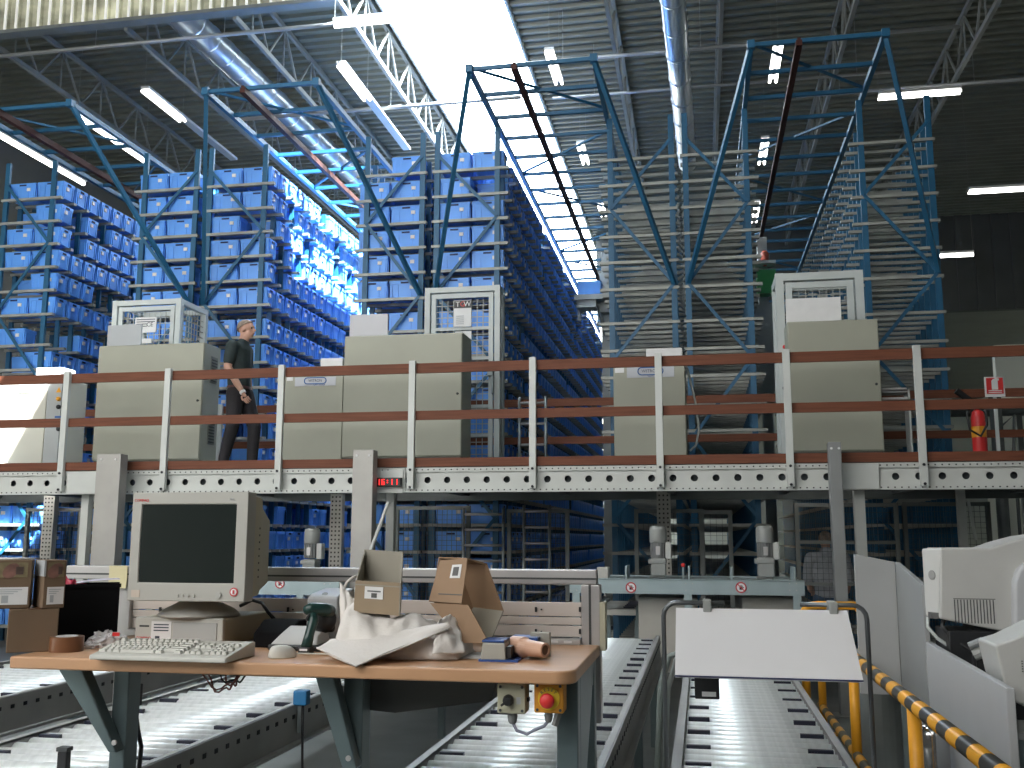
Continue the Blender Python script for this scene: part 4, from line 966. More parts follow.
# ---- transfer frames with gear motors and no-hands signs
tb_m = mat('transfer_beam_blue_grey', (0.33, 0.41, 0.43), 0.42, 0.35, 0.1, 3)
motor_m = mat('motor_grey', (0.27, 0.28, 0.27), 0.5, 0.1, 0.08, 5); motor_d = mat('motor_dark_grey', (.20, .21, .21), .5, .1, .1, 5)
sign_r = mat('sign_red', (.50, .05, .06), .5)
def transfer(px0, px1, Y, label, signs, plates, legs):
    p, q = at(px0, 593, Y), at(px1, 593, Y); z0 = p.z; z1 = at(px1, 581, Y).z
    t = thing('transfer_frame', ((p.x + q.x) / 2, Y, 0), label, 'conveyor frame')
    MB().box(p.x, q.x, Y, Y + .05, z0, z1).box(p.x, q.x, Y, Y + .09, z1 - .012, z1 + .004).build('front_beam', tb_m, t, bevel=.003)
    MB().box(p.x, q.x, Y + 1.0, Y + 1.05, z0, z1).build('rear_beam', tb_m, t)
    MB().box(p.x, q.x, Y + .06, Y + 1.0, z1 - .03, z1 - .01).build('top_plate', tb_m, t)
    for px in legs:
        x = at(px, 593, Y).x
        for y in (Y, Y + 1.0): MB().box(x - .035, x + .035, y, y + .05, 0, z0).build('leg', tb_m, t)
    for px in plates:
        x = at(px, 580, Y).x; MB().box(x - .008, x + .008, Y, Y + .4, z1, z1 + .12).build('end_plate', tb_m, t)
    for px, py in signs:
        c_ = at(px, py, Y); s = MB().lathe([(.050, 0), (.050, .004)], (c_.x, Y, c_.z), (0, -1, 0), 24).build('no_hands_sign', paper, t)
        m = MB(); m.tube([(c_.x + .044 * cos(a), Y - .005, c_.z + .044 * sin(a)) for a in [2 * pi * k / 24 for k in range(24)]], .006, 6, closed=True)
        m.bar((c_.x - .03, Y - .007, c_.z + .03), (c_.x + .03, Y - .007, c_.z - .03), .009, .004, (0, 1, 0)); m.build('red_ring', sign_r, s)
        m = MB(); m.box(c_.x - .014, c_.x + .014, Y - .006, Y - .003, c_.z - .02, c_.z + .006)
        for k in range(4): m.box(c_.x - .014 + k * .0075, c_.x - .009 + k * .0075, Y - .006, Y - .003, c_.z + .004, c_.z + .022 - abs(k - 1.5) * .003)
        m.bar((c_.x + .012, Y - .0045, c_.z - .01), (c_.x + .025, Y - .0045, c_.z + .004), .006, .003, (0, 1, 0)); m.build('hand_symbol', black, s)
    for px in (px0 + 4, px1 - 12, (px0 + px1) / 2 + 2):
        m = MB(); c_ = at(px, 587, Y)
        for dx in (-.03, .03):
            for dz in (-.03, .03): m.lathe([(.006, 0), (.006, .006)], (c_.x + dx, Y, c_.z + dz), (0, -1, 0), 6)
        m.build('bolt_group', alu, t)
    return t, z1
TR, tz = transfer(569.5, 805, 9.45, 'blue-grey transfer frame with two no-hands signs behind the middle conveyor', [(631, 587.5), (741, 587.5)], (626, 689, 732, 795), (576, 688, 797))
TL, tz2 = transfer(140, 339, 9.45, 'blue-grey transfer frame with a no-hands sign behind the monitor', [(280, 583.5)], (270,), (150, 300, 333))
def motor(px, Y, zb, label, s=1.0):
    c = at(px, 560, Y); x = c.x
    t = thing('gear_motor', (x, Y, zb), label, 'motor', 'gear motors on the transfer frames')
    MB().box(x - .075 * s, x + .075 * s, Y - .08, Y + .08, zb + .02, zb + .2 * s).box(x - .10 * s, x + .08 * s, Y - .085, Y + .085, zb + .14 * s, zb + .19 * s).box(x - .09, x + .06, Y - .06, Y + .06, zb, zb + .02).build('gearbox', motor_m, t, bevel=.012)
    m = MB().lathe([(.068, .19), (.068, .34)], (x, Y, zb), n=20)
    for k in range(16):
        a = 2 * pi * k / 16; m.bar((x + .072 * cos(a), Y + .072 * sin(a), zb + .195), (x + .072 * cos(a), Y + .072 * sin(a), zb + .335), .008, .02)
    m.build('finned_body', motor_d, t)
    MB().lathe([(.080, .335), (.082, .35), (.082, .45), (.074, .485), (.05, .495)], (x, Y, zb), n=22).build('fan_cover', motor_m, t, smooth=True)
    MB().box(x + .07, x + .125, Y - .05, Y + .05, zb + .18, zb + .34).build('terminal_box', mat('terminal_light', (.46, .47, .45), .5, 0, .05, 4), t, bevel=.008)
    MB().box(x - .02, x + .02, Y - .088, Y - .07, zb + .22, zb + .30).build('type_plate', alu, t)
motor(658.5, 9.85, tz, 'grey gear motor on the transfer frame, left of the two at right', .95)
motor(765.5, 9.85, tz, 'grey gear motor on the transfer frame nearer the standing man')
motor(311.5, 9.85, tz2 + .02, 'grey gear motor right of the monitor, before the perforated column', .9)
p, q = at(639, 594, 9.9), at(698, 632, 9.9)
cb_m = mat('cover_pale', (.44, .43, .39), .5, .1, .06, 4)
tag(MB().box(p.x, q.x, 9.75, 10.3, q.z - .2, p.z - .02).build('lift_cover', cb_m, bevel=.01), 'pale grey sheet cover under the transfer frame left of the white board', 'machine cover')
p, q = at(741, 594, 9.9), at(806, 620, 9.9)
tag(MB().box(p.x, q.x - .1, 9.75, 10.3, q.z - .3, p.z - .02).build('lift_cover', cb_m, bevel=.01), 'pale grey sheet cover under the transfer frame at its right end', 'machine cover')
p, q = at(598, 577, 9.7), at(609, 567, 9.7)
tag(MB().box(p.x, q.x, 9.6, 9.8, tz, q.z).build('junction_box', cb_m, bevel=.006), 'small pale box on the left end of the transfer frame', 'box')
p = at(683, 567, 9.75); m = MB().box(p.x - .01, p.x + .01, 9.75, 9.77, tz, p.z); t = thing('stop_button', (p.x, 9.76, tz), 'small red button on a thin stalk right of the left motor', 'button'); m.build('stalk', leg_m, t)
MB().lathe([(.008, -.018), (.018, -.012), (.02, .012), (.012, .02)], (p.x, 9.76, p.z + .015), n=12).build('knob', redp, t, smooth=True)
# blue photo sensor clipped on the left conveyor's rail
p = atz(305, 706, .78); x = -2.06
t = thing('light_sensor', (-2.055, p.y, .74), 'small blue light sensor on a bracket at the left conveyor rail', 'sensor')
yy = at(303, 697, 5).y; P_ = None
for yy in [2.5 + .05 * k for k in range(80)]:
    if proj((-2.05, yy, .8))[0] > 303: P_ = yy; break
t.location = (-2.055, P_, .74); WL[t.name] = Vector(t.location); z0 = at(303, 705, P_).z; z1 = at(303, 690, P_).z
MB().box(-2.095, -2.02, P_ - .03, P_ + .03, z0, z1).build('housing', mat('sensor_blue', (.02, .16, .36), .4, 0, .05, 4), t, bevel=.008)
MB().box(-2.075, -2.055, P_ - .01, P_ + .01, .60, z0).build('bracket', galv, t)
MB().tube([(-2.05, P_, z0), (-2.04, P_ - .02, .60), (-2.02, P_ - .05, .4), (-2.06, P_ - .15, .30), (-2.07, P_ - .4, .28)], .007, 6).build('cable', black, t, smooth=True)
p = atz(255 * .25, 762, .75)
t = thing('light_sensor', (p.x, p.y, .75), 'small black sensor post standing on the left conveyor near the bottom edge', 'sensor')
MB().box(p.x - .02, p.x + .02, p.y - .015, p.y + .015, .70, .79).build('post', black, t, bevel=.004); MB().box(p.x - .024, p.x + .024, p.y - .02, p.y + .02, .79, .806).build('cap', plinth_m, t, bevel=.003)
# ---- white tilted board on a bent tube over the right conveyor
tube_m = mat('tube_grey_steel', (.15, .16, .17), .35, .6, .08, 4)
BYT = 3.47; a = at(676, 611, BYT); b = at(847.5, 611, BYT)
BYB = 3.2; c = at(676, 677.5, BYB); d = at(861, 677.5, BYB)
t = thing('tilted_board_stand', ((a.x + b.x) / 2, BYT, 0), 'blank white tilted board on a bent grey tube over the right conveyor', 'board')
nrm = Vector((0, -(a.z - c.z), -(a.y - c.y))).normalized() * .012
tl, tr_, br, bl = Vector((a.x, BYT, a.z)), Vector((b.x, BYT, a.z)), Vector((b.x, BYB, c.z)), Vector((a.x, BYB, c.z))
MB().hexa([bl, br, br - nrm, bl - nrm], [tl, tr_, tr_ - nrm, tl - nrm]).build('board', mat('white_board', (.66, .655, .66), .45, 0, .02, 3), t)
e = MB(); ee = nrm * 1.0
e.bar(bl - nrm / 2, br - nrm / 2, .013, .004).build('edge_strip', mat('edge_blue', (.03, .035, .10), .5), t)
ty = BYT + .06; L = at(664, 640, ty).x; Rr = at(868, 640, ty).x; zt = at(700, 603, ty).z
def bend(x0, s): return [(x0 + s * .045 * (1 - sin(q)), ty, zt - .045 + .045 * cos(q)) for q in [pi / 2, pi / 2 * .75, pi / 2 * .5, pi / 2 * .25, 0]]
tl_ = [(L, ty, 0)] + [(L + .045 * (1 - cos(q)), ty, zt - .045 + .045 * sin(q)) for q in (0, .4, .8, 1.2, 1.57)]
tr2 = [(Rr - .045 * (1 - cos(q)), ty, zt - .045 + .045 * sin(q)) for q in (1.57, 1.2, .8, .4, 0)] + [(Rr, ty, 0)]
xa_ = at(724, 603, ty).x; xb_ = at(800, 603, ty).x
MB().tube(tl_ + [(xa_, ty, zt)], .008, 10).build('bent_tube', tube_m, t, smooth=True)
MB().tube([(xb_, ty, zt)] + tr2, .008, 10).build('bent_tube', tube_m, t, smooth=True)
for px in (707, 831):
    x = at(px, 603, ty).x; MB().box(x - .014, x + .014, BYT - .01, ty + .015, zt - .03, zt + .014).build('clamp', motor_m, t, bevel=.004)
p, q = at(695, 697, 3.42), at(719, 679, 3.42)
m = MB().box(p.x, q.x, 3.38, 3.48, p.z, q.z + .03); m.bar(((p.x + q.x) / 2, 3.44, q.z), ((p.x + q.x) / 2, ty, zt - .02), .02, .01)
o = m.build('scanner_box', black, t, bevel=.004); p2, q2 = at(702, 696, 3.38), at(716, 692, 3.38); MB().box(p2.x, q2.x, 3.372, 3.381, p2.z, q2.z).build('paper_slip', paper, o)
# cable bundle beside the board's left tube
L2 = L - .05
pts = [(L2 - .02, 4.6, .05), (L2 - .03, 4.6, .6), (L2 - .01, 4.6, .95), (L2 + .03, 4.6, 1.08), (L2 + .1, 4.6, 1.1), (L2 + .17, 4.6, 1.05)]
tag(MB().tube(pts, .014, 8).build('cable_hose', mat('hose_green_grey', (.16, .19, .18), .45, .1, .1, 4), smooth=True), 'grey-green hose arching up left of the white board', 'hose')
tag(MB().tube([(x_ + .03, y_ + .05, z_ * .98) for x_, y_, z_ in pts], .012, 8).build('cable_hose', mat('hose_grey', (.24, .26, .25), .45, .1, .1, 4), smooth=True), 'second thinner hose behind the arched hose left of the board', 'hose')
# ---- striped barrier at right
stripe = mat_bands('yellow_black_stripes', (.85, .40, .03), (.05, .05, .05), 1, 3.1, .4, 0, .5)
BXr = .95; zt_, zl_ = .835, .215
t = thing('barrier_railing', (BXr, 2.2, 0), 'yellow and black striped barrier on yellow posts beside the right conveyor', 'barrier')
MB().tube([(BXr, 2.2, zt_), (BXr, 9.0, zt_)], .036, 14).build('upper_rail', stripe, t, smooth=True)
MB().tube([(BXr, 2.2, zl_), (BXr, 9.0, zl_)], .030, 14).build('lower_rail', stripe, t, smooth=True)
for y in (3.15, 5.07, 7.0, 8.86):
    MB().tube([(BXr, y, 0), (BXr, y, zt_ - .02)], .032, 14).build('post', yel, t, smooth=True); MB().box(BXr - .06, BXr + .1, y - .06, y + .06, 0, .012).build('foot_plate', yel, t)
# far yellow bent guard
g0 = at(803, 605, 7.6)
tag(MB().tube([(g0.x, 7.6, 0), (g0.x, 7.6, g0.z - .05), (g0.x + .03, 7.6, g0.z - .01), (g0.x + .1, 7.6, g0.z), (g0.x + .36, 7.6, g0.z), (g0.x + .40, 7.6, g0.z - .05), (g0.x + .40, 7.6, 0)], .03, 10).build('guard_hoop', yel, smooth=True), 'yellow bent guard hoop just behind the white board', 'guard')
# ---- workstation at the right
pg = mat('panel_light_grey', (.36, .37, .37), .5, 0, .04, 3)
PX_ = 1.2
yc = 6.85; A = at(854, 554, yc); B = at(895, 562, yc); PX_ = B.x
C_ = None
for yy in [6.8 - .02 * k for k in range(120)]:
    if proj((PX_, yy, 1.3))[0] > 921.5: C_ = yy; break
zc2 = at(921.5, 585, C_).z
t = thing('side_screen', (PX_, yc, 0), 'grey folded screen panel with slanted top left of the right computer', 'screen')
MB().prism([(A.x, .62), (PX_, .62), (PX_, B.z), (A.x, A.z)], lambda a, b, k: Vector((a, yc + k, b)), 0, .03).build('front_panel', pg, t, bevel=.004)
MB().prism([(yc, .62), (yc, B.z), (C_, zc2), (C_, .5)], lambda a, b, k: Vector((PX_ + k, a, b)), 0, .03).build('side_panel', mat('panel_grey_shaded', (.30, .31, .31), .5, 0, .04, 3), t, bevel=.004)  # same board as the front panel, shade on this face painted in
for y in (yc + .03, C_ + .02): MB().box(PX_ + .0, PX_ + .04, y, y + .04, 0, .63).build('foot', leg_m, t)
X2 = PX_ + .005; 
def yfor(px, z):
    return min([2.5 + .01 * k for k in range(500)], key=lambda y: abs(proj((X2, y, z))[0] - px))
z2 = 1.04
yn, yf = yfor(1006, z2), yfor(923, z2)
# find z so that the near corner sits at (1006, 688)
z2 = at(1006, 688, yn).z; yn = yfor(1006, z2); z2 = at(1006, 688, yn).z; yf = yfor(923, z2); zf = at(923, 640, yf).z
t = thing('work_table', (X2 + .5, (yn + yf) / 2, 0), 'grey work table with tall white side panel under the right computer', 'table')
MB().prism([(yn, .30), (yf, .30), (yf, zf), (yn, z2)], lambda a, b, k: Vector((X2 + k, a, b)), 0, .035).build('side_panel', mat('panel_white_grey', (.46, .47, .48), .45, 0, .03, 3), t, bevel=.004)
ztab = .80
MB().box(X2 + .035, X2 + 1.1, yn + .05, 6.4, ztab - .03, ztab).build('tabletop', pg, t, bevel=.004)
for x in (X2 + .06, X2 + 1.05):
    for y in (yn + .1, 6.3): MB().box(x - .025, x + .025, y - .025, y + .025, 0, ztab - .03).build('leg', leg_m, t)
# CRT monitor seen from its rear end
beige = mat('computer_plastic_white', (.50, .50, .48), .5, 0, .03, 5)
Y1 = 5.75; mm = [at(*p_, Y1) for p_ in ((940, 548), (990, 548), (1004, 543), (1030, 536), (1060, 532), (1060, 650), (1000, 631), (940, 619))]
zb_ = min(v.z for v in mm[6:])
t = thing('monitor', (mm[1].x, Y1 + .2, ztab), 'white CRT monitor at the right edge, its vented side and rear end showing', 'monitor')
m = MB(); m.prism([(v.x, v.z) for v in mm], lambda a, b, k: Vector((a, Y1 + k, b)), 0, .36); m.build('housing', beige, t, bevel=.014, seg=3)
bq = [at(*p_, Y1 - .05) for p_ in ((1014, 640), (1014, 582), (1018, 570), (1026, 562), (1060, 560), (1060, 640))]
MB().prism([(v.x, v.z) for v in bq], lambda a, b, k: Vector((a, Y1 - .05 + k, b)), 0, .46).build('front_bezel', mat('bezel_blue_white', (.50, .51, .53), .45, 0, .03, 5), t, bevel=.02, seg=3)
a, b = at(956, 626, Y1), at(993, 600, Y1); m = MB()
for k in range(13):
    x = a.x + (b.x - a.x) * k / 12; m.box(x - .003, x + .003, Y1 - .0015, Y1 + .004, a.z + .015, b.z)
m.box(a.x - .005, b.x + .012, Y1 - .001, Y1 + .004, b.z + .002, b.z + .006)
m.build('vent_slots', mat('slot_grey', (.10, .10, .10), .6), t)
xr_ = at(923, 575, Y1 + .13).x; nf = Vector((-.13, -(mm[0].x - xr_), 0)).normalized(); zt2, zb2 = mm[0].z - .004, mm[7].z + .004
MB().hexa([(mm[0].x, Y1 + .002, zb2), (mm[0].x + .1, Y1 + .002, zb2), (mm[0].x + .1, Y1 + .35, zb2), (xr_, Y1 + .13, zb2)], [(mm[0].x, Y1 + .002, zt2), (mm[0].x + .1, Y1 + .002, zt2), (mm[0].x + .1, Y1 + .35, zt2), (xr_, Y1 + .13, zt2)]).build('rear_end', mat('computer_plastic_lit', (.58, .58, .56), .5, 0, .03, 5), t, bevel=.01, seg=2)  # lighter copy of the housing plastic paints in light on this end
cbx = Vector(((mm[0].x + xr_) / 2, Y1 + .066, at(931, 575, Y1 + .07).z))
MB().lathe([(.026, 0), (.026, .004), (.02, .006)], cbx, nf, 18).build('round_badge', mat('badge_grey', (.34, .34, .33), .5), t)
MB().box(xr_ + .01, mm[0].x + .03, Y1 + .03, Y1 + .11, mm[7].z - .002, mm[7].z + .03).build('cable_recess', mat('recess_grey', (.12, .12, .12), .6), t)
zc3 = mm[7].z
MB().tube([(mm[0].x, Y1 + .16, zc3 + .025), (mm[0].x - .05, Y1 + .15, zc3 + .0), (mm[0].x - .06, Y1 + .13, zc3 - .05), (mm[0].x - .02, Y1 + .1, zc3 - .11), (mm[0].x + .05, Y1 + .08, zc3 - .16)], .010, 8).build('signal_cable', wpaint, t, smooth=True)
MB().tube([(mm[0].x + .02, Y1 + .08, zc3 + .01), (mm[0].x + .0, Y1 + .06, zc3 - .04), (mm[0].x + .04, Y1 + .05, zc3 - .1), (mm[0].x + .14, Y1 + .0, zc3 - .17), (mm[0].x + .22, Y1 - .02, zc3 - .2)], .012, 8).build('power_cable', black, t, smooth=True)
a = at(935, 633, Y1 + .05)
MB().box(a.x + .06, a.x + .75, Y1 + .02, Y1 + .34, ztab, zc3 - .06).build('stand', black, t, bevel=.01); MB().box(a.x + .2, a.x + .6, Y1 + .06, Y1 + .3, zc3 - .06, zc3 - .01).build('swivel', black, t)
# tilted white terminal in front of it
Y2 = 4.9; v = [at(*p_, Y2) for p_ in ((995, 645), (1012, 640), (1045, 624), (1045, 716), (1010, 700), (1003, 678))]
t = thing('label_printer', (v[1].x + .1, Y2 + .1, ztab), 'white plastic device with rounded top at the right edge below the monitor', 'printer')
MB().prism([(q_.x, q_.z) for q_ in v], lambda a, b, k: Vector((a, Y2 + k, b)), 0, .3).build('housing', mat('device_white', (.52, .52, .50), .45, 0, .03, 5), t, bevel=.012, seg=3)
a, b = at(1022, 672, Y2), at(1033, 660, Y2); m = MB()
for k in range(6):
    for j in range(5): m.box(a.x + .012 * k, a.x + .012 * k + .006, Y2 - .001, Y2 + .004, a.z + .011 * j, a.z + .011 * j + .005)
m.build('vent_grille', black, t); MB().box(v[4].x, v[4].x + .22, Y2 + .05, Y2 + .25, ztab, v[5].z).build('foot', black, t)
# connectors and clutter on the table
q = at(974, 655, 5.35); t = thing('cable_plug', (q.x, 5.35, ztab), 'grey cable plugs clustered under the right monitor', 'plugs')
for k, (dx, dz, rr) in enumerate(((0, 0, .03), (.05, .03, .022), (-.02, .04, .02))): MB().tube([(q.x + dx, 5.35, q.z + dz), (q.x + dx + .06, 5.33, q.z + dz + .03)], rr, 10).build('plug', motor_d if k else motor_m, t)
MB().tube([(q.x, 5.35, q.z), (q.x + .0, 5.35, q.z - .06), (q.x + .02, 5.35, ztab + .02), (q.x + .09, 5.35, ztab + .012)], .01, 6).build('cable', black, t)
# grey drum and machine legs seen between barrier posts
p = at(858, 700, 6.0)
tag(MB().lathe([(.16, 0), (.17, .02), (.17, .80), (.15, .82), (.05, .825)], (1.17, 7.5, 0), n=24).build('waste_bin', mat('bin_grey', (.20, .22, .22), .5, .1, .1, 4), smooth=False), 'round grey bin standing behind the striped barrier', 'bin')
p = at(914, 715, 4.9); tag(MB().lathe([(.03, 0), (.075, .01), (.075, .62), (.06, .66)], (1.13, 5.57, 0), n=20).build('steel_cylinder', mat('chrome', (.45, .46, .47), .15, .9, .05, 4), smooth=True), 'shiny steel cylinder standing behind the striped barrier post', 'cylinder')
# ================================================================== packing desk
wood = mat('desk_laminate', (0.50, 0.285, 0.155), 0.42, 0, 0.07, 3, 0.0, 40, stretch=(1, 8, 8))
wood_e = mat('desk_edge', (0.42, 0.235, 0.13), 0.45, 0, 0.06, 3, stretch=(1, 8, 8))
steel_b = mat('desk_leg_blue_grey', (0.12, 0.165, 0.175), 0.38, 0.35, 0.15, 4)
DT = 1.25; DX0, DX1, DY0, DY1 = -2.01, -.338, 2.69, 3.36
desk = thing('packing_desk', ((DX0 + DX1) / 2, (DY0 + DY1) / 2, 0), 'wood-topped packing desk with blue-grey Y-shaped legs and a panelled back frame', 'desk')
r = .055; poly = [(DX0, DY1), (DX0, DY0)] + [(DX1 - r + r * sin(a), DY0 + r - r * cos(a)) for a in [k * pi / 12 for k in range(7)]] + [(DX1, DY1)]
MB().prism(poly, lambda a, b, k: Vector((a, b, k)), DT - .036, DT).build('tabletop', [wood], desk, bevel=.006, seg=3)
def leg(px0, px1, y0, y1, dx, dpx=None):
    p, q = at(px0, 690, y0), at(px1, 690, y0)
    MB().box(p.x, q.x, y0, y0 + .06, 0, DT - .036).build('leg', steel_b, desk, bevel=.005)
    return p, q
yl = 2.86
for (a0, a1), (d0, d1), (e0, e1), yb in (((112, 128), (57, 82), (110, 118), 752), ((343, 363), (315, 334), (343, 358), 768)):
    p, q = at(a0, 700, yl), at(a1, 700, yl); MB().box(p.x, q.x, yl, yl + .07, 0, DT - .036).build('leg', steel_b, desk, bevel=.005)
    s0, s1 = at(d0, 671, yl - .06), at(d1, 671, yl - .06); f0, f1 = at(e0, yb, yl - .04), at(e1, yb, yl - .04)
    zt = DT - .036; zf_ = f0.z
    y_ = yl - .05
    MB().hexa([(f0.x, y_, zf_), (f1.x, y_, zf_), (f1.x, y_ + .05, zf_), (f0.x, y_ + .05, zf_)], [(s0.x, y_ - .02, zt), (s1.x, y_ - .02, zt), (s1.x, y_ + .03, zt), (s0.x, y_ + .03, zt)]).build('brace', steel_b, desk, bevel=.005)
    MB().lathe([(.008, 0), (.008, .006)], (f0.x + .02, y_, zf_ + .03), (0, -1, 0), 10).build('bolt', alu, desk)
    MB().box(p.x - .01, q.x + .01, yl - .2, yl + .45, 0, .05).build('foot', steel_b, desk, bevel=.005)
p, q = at(573, 700, 2.86), at(597, 700, 2.86); x_ = DX1 - .01
MB().box(x_ - .06, x_, 2.84, 2.9, 0, DT - .036).build('leg', steel_b, desk, bevel=.005); MB().prism([(2.9, DT - .036), (3.28, DT - .036), (2.9, .75)], lambda a, b, k: Vector((x_ - k, a, b)), 0, .02).build('gusset', steel_b, desk)
MB().box(x_ - .07, x_, 3.27, 3.33, 0, DT - .036).build('leg', steel_b, desk, bevel=.005); MB().box(-1.75, x_, 3.2, 3.24, DT - .11, DT - .036).build('stretcher', steel_b, desk)
# dark tray under the top
p, q = at(370, 705, 2.95), at(498, 684, 2.95)
MB().prism([(p.x, p.z - .015), (at(395, 711, 2.95).x, p.z - .02), (q.x - .02, at(490, 701, 2.95).z), (q.x, DT - .036), (p.x, DT - .036)], lambda a, b, k: Vector((a, 2.95 + k, b)), 0, .3).build('under_tray', plinth_m, desk)
# back frame
FY = 3.365
rz = at(300, 567.5, FY).z; rz0 = at(300, 581.5, FY).z; fx0, fx1 = at(66, 570, FY).x, at(596.5, 570, FY).x
fr = MB().box(fx0, fx1, FY, FY + .06, rz0, rz)
o = fr.build('top_rail', alu, desk, bevel=.004); MB().box(fx0, fx1, FY - .002, FY + .01, (rz + rz0) / 2 - .008, (rz + rz0) / 2 - .002).build('groove', plinth_m, o)
pl, pr_ = at(581, 600, FY), at(600, 600, FY)
po = MB().box(pl.x, pr_.x, FY, FY + .06, DT - .25, rz0).build('upright', alu, desk, bevel=.004); MB().box((pl.x + pr_.x) / 2 - .006, (pl.x + pr_.x) / 2 + .002, FY - .002, FY + .01, DT, rz0).build('groove', plinth_m, po)
a = at(118, 600, FY); po = MB().box(a.x, a.x + .05, FY, FY + .06, DT - .25, rz0).build('upright', alu, desk, bevel=.004)
MB().box(pr_.x, pr_.x + .018, FY - .02, FY + .05, at(600, 650, FY).z, at(600, 602, FY).z).build('end_cap', mat('end_cap_beige', (.42, .40, .30), .5), desk)
pan_m = mat('back_panel_beige', (.56, .50, .46), .5, 0, .03, 3)
for (t0, t1) in ((602.5, 616.5), (617.5, 625), (626, 637)):
    z1, z0 = at(545, t0, FY).z, at(545, t1, FY).z
    o = MB().box(a.x + .05, pl.x, FY + .015, FY + .035, z0, z1).build('back_panel', pan_m, desk, bevel=.002)
    if t1 - t0 > 8:
        for px in (160, 288, 536, 580):
            c = at(px, (t0 + t1) / 2, FY + .01); MB().box(c.x - .004, c.x + .003, FY + .008, FY + .02, c.z - .008, c.z + .008).lathe([(.003, 0), (.003, .006)], (c.x + .018, FY + .015, c.z), (0, -1, 0), 6).build('keyhole', black, o)
o = MB().box(a.x + .05, pl.x, FY - .03, FY + .015, DT, at(545, 638, FY).z).build('slotted_rail', alu, desk, bevel=.002)
for k in range(14): x = pl.x - .02 - k * .045; MB().box(x - .034, x - .008, FY - .032, FY - .025, DT + .006, DT + .013).build('slot', paper, o)
# control boxes under the right end
def cbox(px0, px1, py0, py1, m_, label, cat, name):
    Y = 2.74; p, q = at(px0, py1, Y), at(px1, py0, Y)
    t = thing(name, ((p.x + q.x) / 2, Y + .03, p.z), label, cat)
    MB().box(p.x, q.x, Y, Y + .065, p.z, q.z).build('housing', m_, t, bevel=.005, seg=3)
    MB().box(p.x + .02, q.x - .02, Y + .03, Y + .04, q.z, DT - .036).build('bracket', steel_b, t)
    for x in (p.x + .009, q.x - .009):
        for z in (p.z + .009, q.z - .009): MB().lathe([(.004, 0), (.004, .003)], (x, Y, z), (0, -1, 0), 8).build('screw', plinth_m, t)
    return t, p, q, Y
T1, p, q, Y = cbox(497, 525.5, 684, 713.5, mat('box_beige', (.42, .41, .30), .5, 0, .03, 4), 'beige switch box with black rotary knob under the desk edge', 'switch box', 'switch_box')
c = at(508.5, 700, Y); k_ = MB().lathe([(.015, 0), (.015, .008), (.012, .022), (.010, .024)], (c.x, Y, c.z), (0, -1, 0), 16); k_.bar((c.x - .016, Y - .022, c.z - .012), (c.x + .01, Y - .022, c.z + .008), .006, .008, (0, 1, 0)); k_.build('rotary_knob', black, T1[0] if isinstance(T1, tuple) else T1)
MB().box(c.x + .022, c.x + .034, Y - .001, Y + .002, c.z - .01, c.z + .008).build('marking', grey_panel, T1)
MB().box(q.x, q.x + .006, Y + .02, Y + .04, c.z - .006, c.z + .004).build('screw_stub', black, T1)
MB().lathe([(.012, 0), (.014, -.01), (.012, -.024), (.008, -.03)], ((p.x + q.x) / 2 - .002, Y + .03, p.z), n=14).build('cable_gland', motor_d, T1)
gl1 = Vector(((p.x + q.x) / 2 - .002, Y + .03, p.z - .03))
T2, p, q, Y = cbox(534, 563.5, 683, 713, mat('box_orange', (.62, .27, .02), .5, 0, .03, 4), 'orange emergency stop box with red mushroom button under the desk edge', 'stop box', 'emergency_stop')
c = at(549, 698.5, Y)
yr = MB().lathe([(.030, 0), (.030, .004)], (c.x, Y, c.z), (0, -1, 0), 24).build('yellow_ring', mat('ring_yellow', (.72, .50, .03), .5), T2)
MB().lathe([(.010, 0), (.010, .012), (.019, .016), (.020, .024), (.014, .030)], (c.x - .002, Y - .002, c.z - .003), (0, -1, 0), 20).build('red_button', redp, T2, smooth=True)
for k, ch in enumerate('RESET'):
    a_ = radians(140 - k * 24); text('ring_letter', ch, .0115, dkt, yr, Vector((c.x + .024 * cos(a_), Y - .005, c.z + .024 * sin(a_))) - wl(yr), (pi / 2, -(a_ - pi / 2), 0), extrude=.0004)
MB().lathe([(.010, 0), (.012, -.01), (.010, -.022), (.007, -.028)], (c.x - .006, Y + .03, p.z), n=14).build('cable_gland', motor_d, T2)
MB().bar((c.x + .022, Y + .03, p.z), (c.x + .012, Y + .02, p.z - .035), .014, .012).build('bracket', motor_d, T2)
g2 = Vector((c.x - .006, Y + .03, p.z - .028))
tag(MB().tube([gl1 + Vector((0, 0, .004)), gl1 + Vector((.012, 0, -.018)), gl1 + Vector((.04, 0, -.026)), g2 + Vector((-.04, 0, -.022)), g2 + Vector((-.012, 0, -.01)), g2 + Vector((0, 0, .004))], .0045, 8).build('control_cable', mat('cable_grey', (.22, .23, .30), .5), smooth=True), 'grey cable looping between the two control boxes', 'cable')
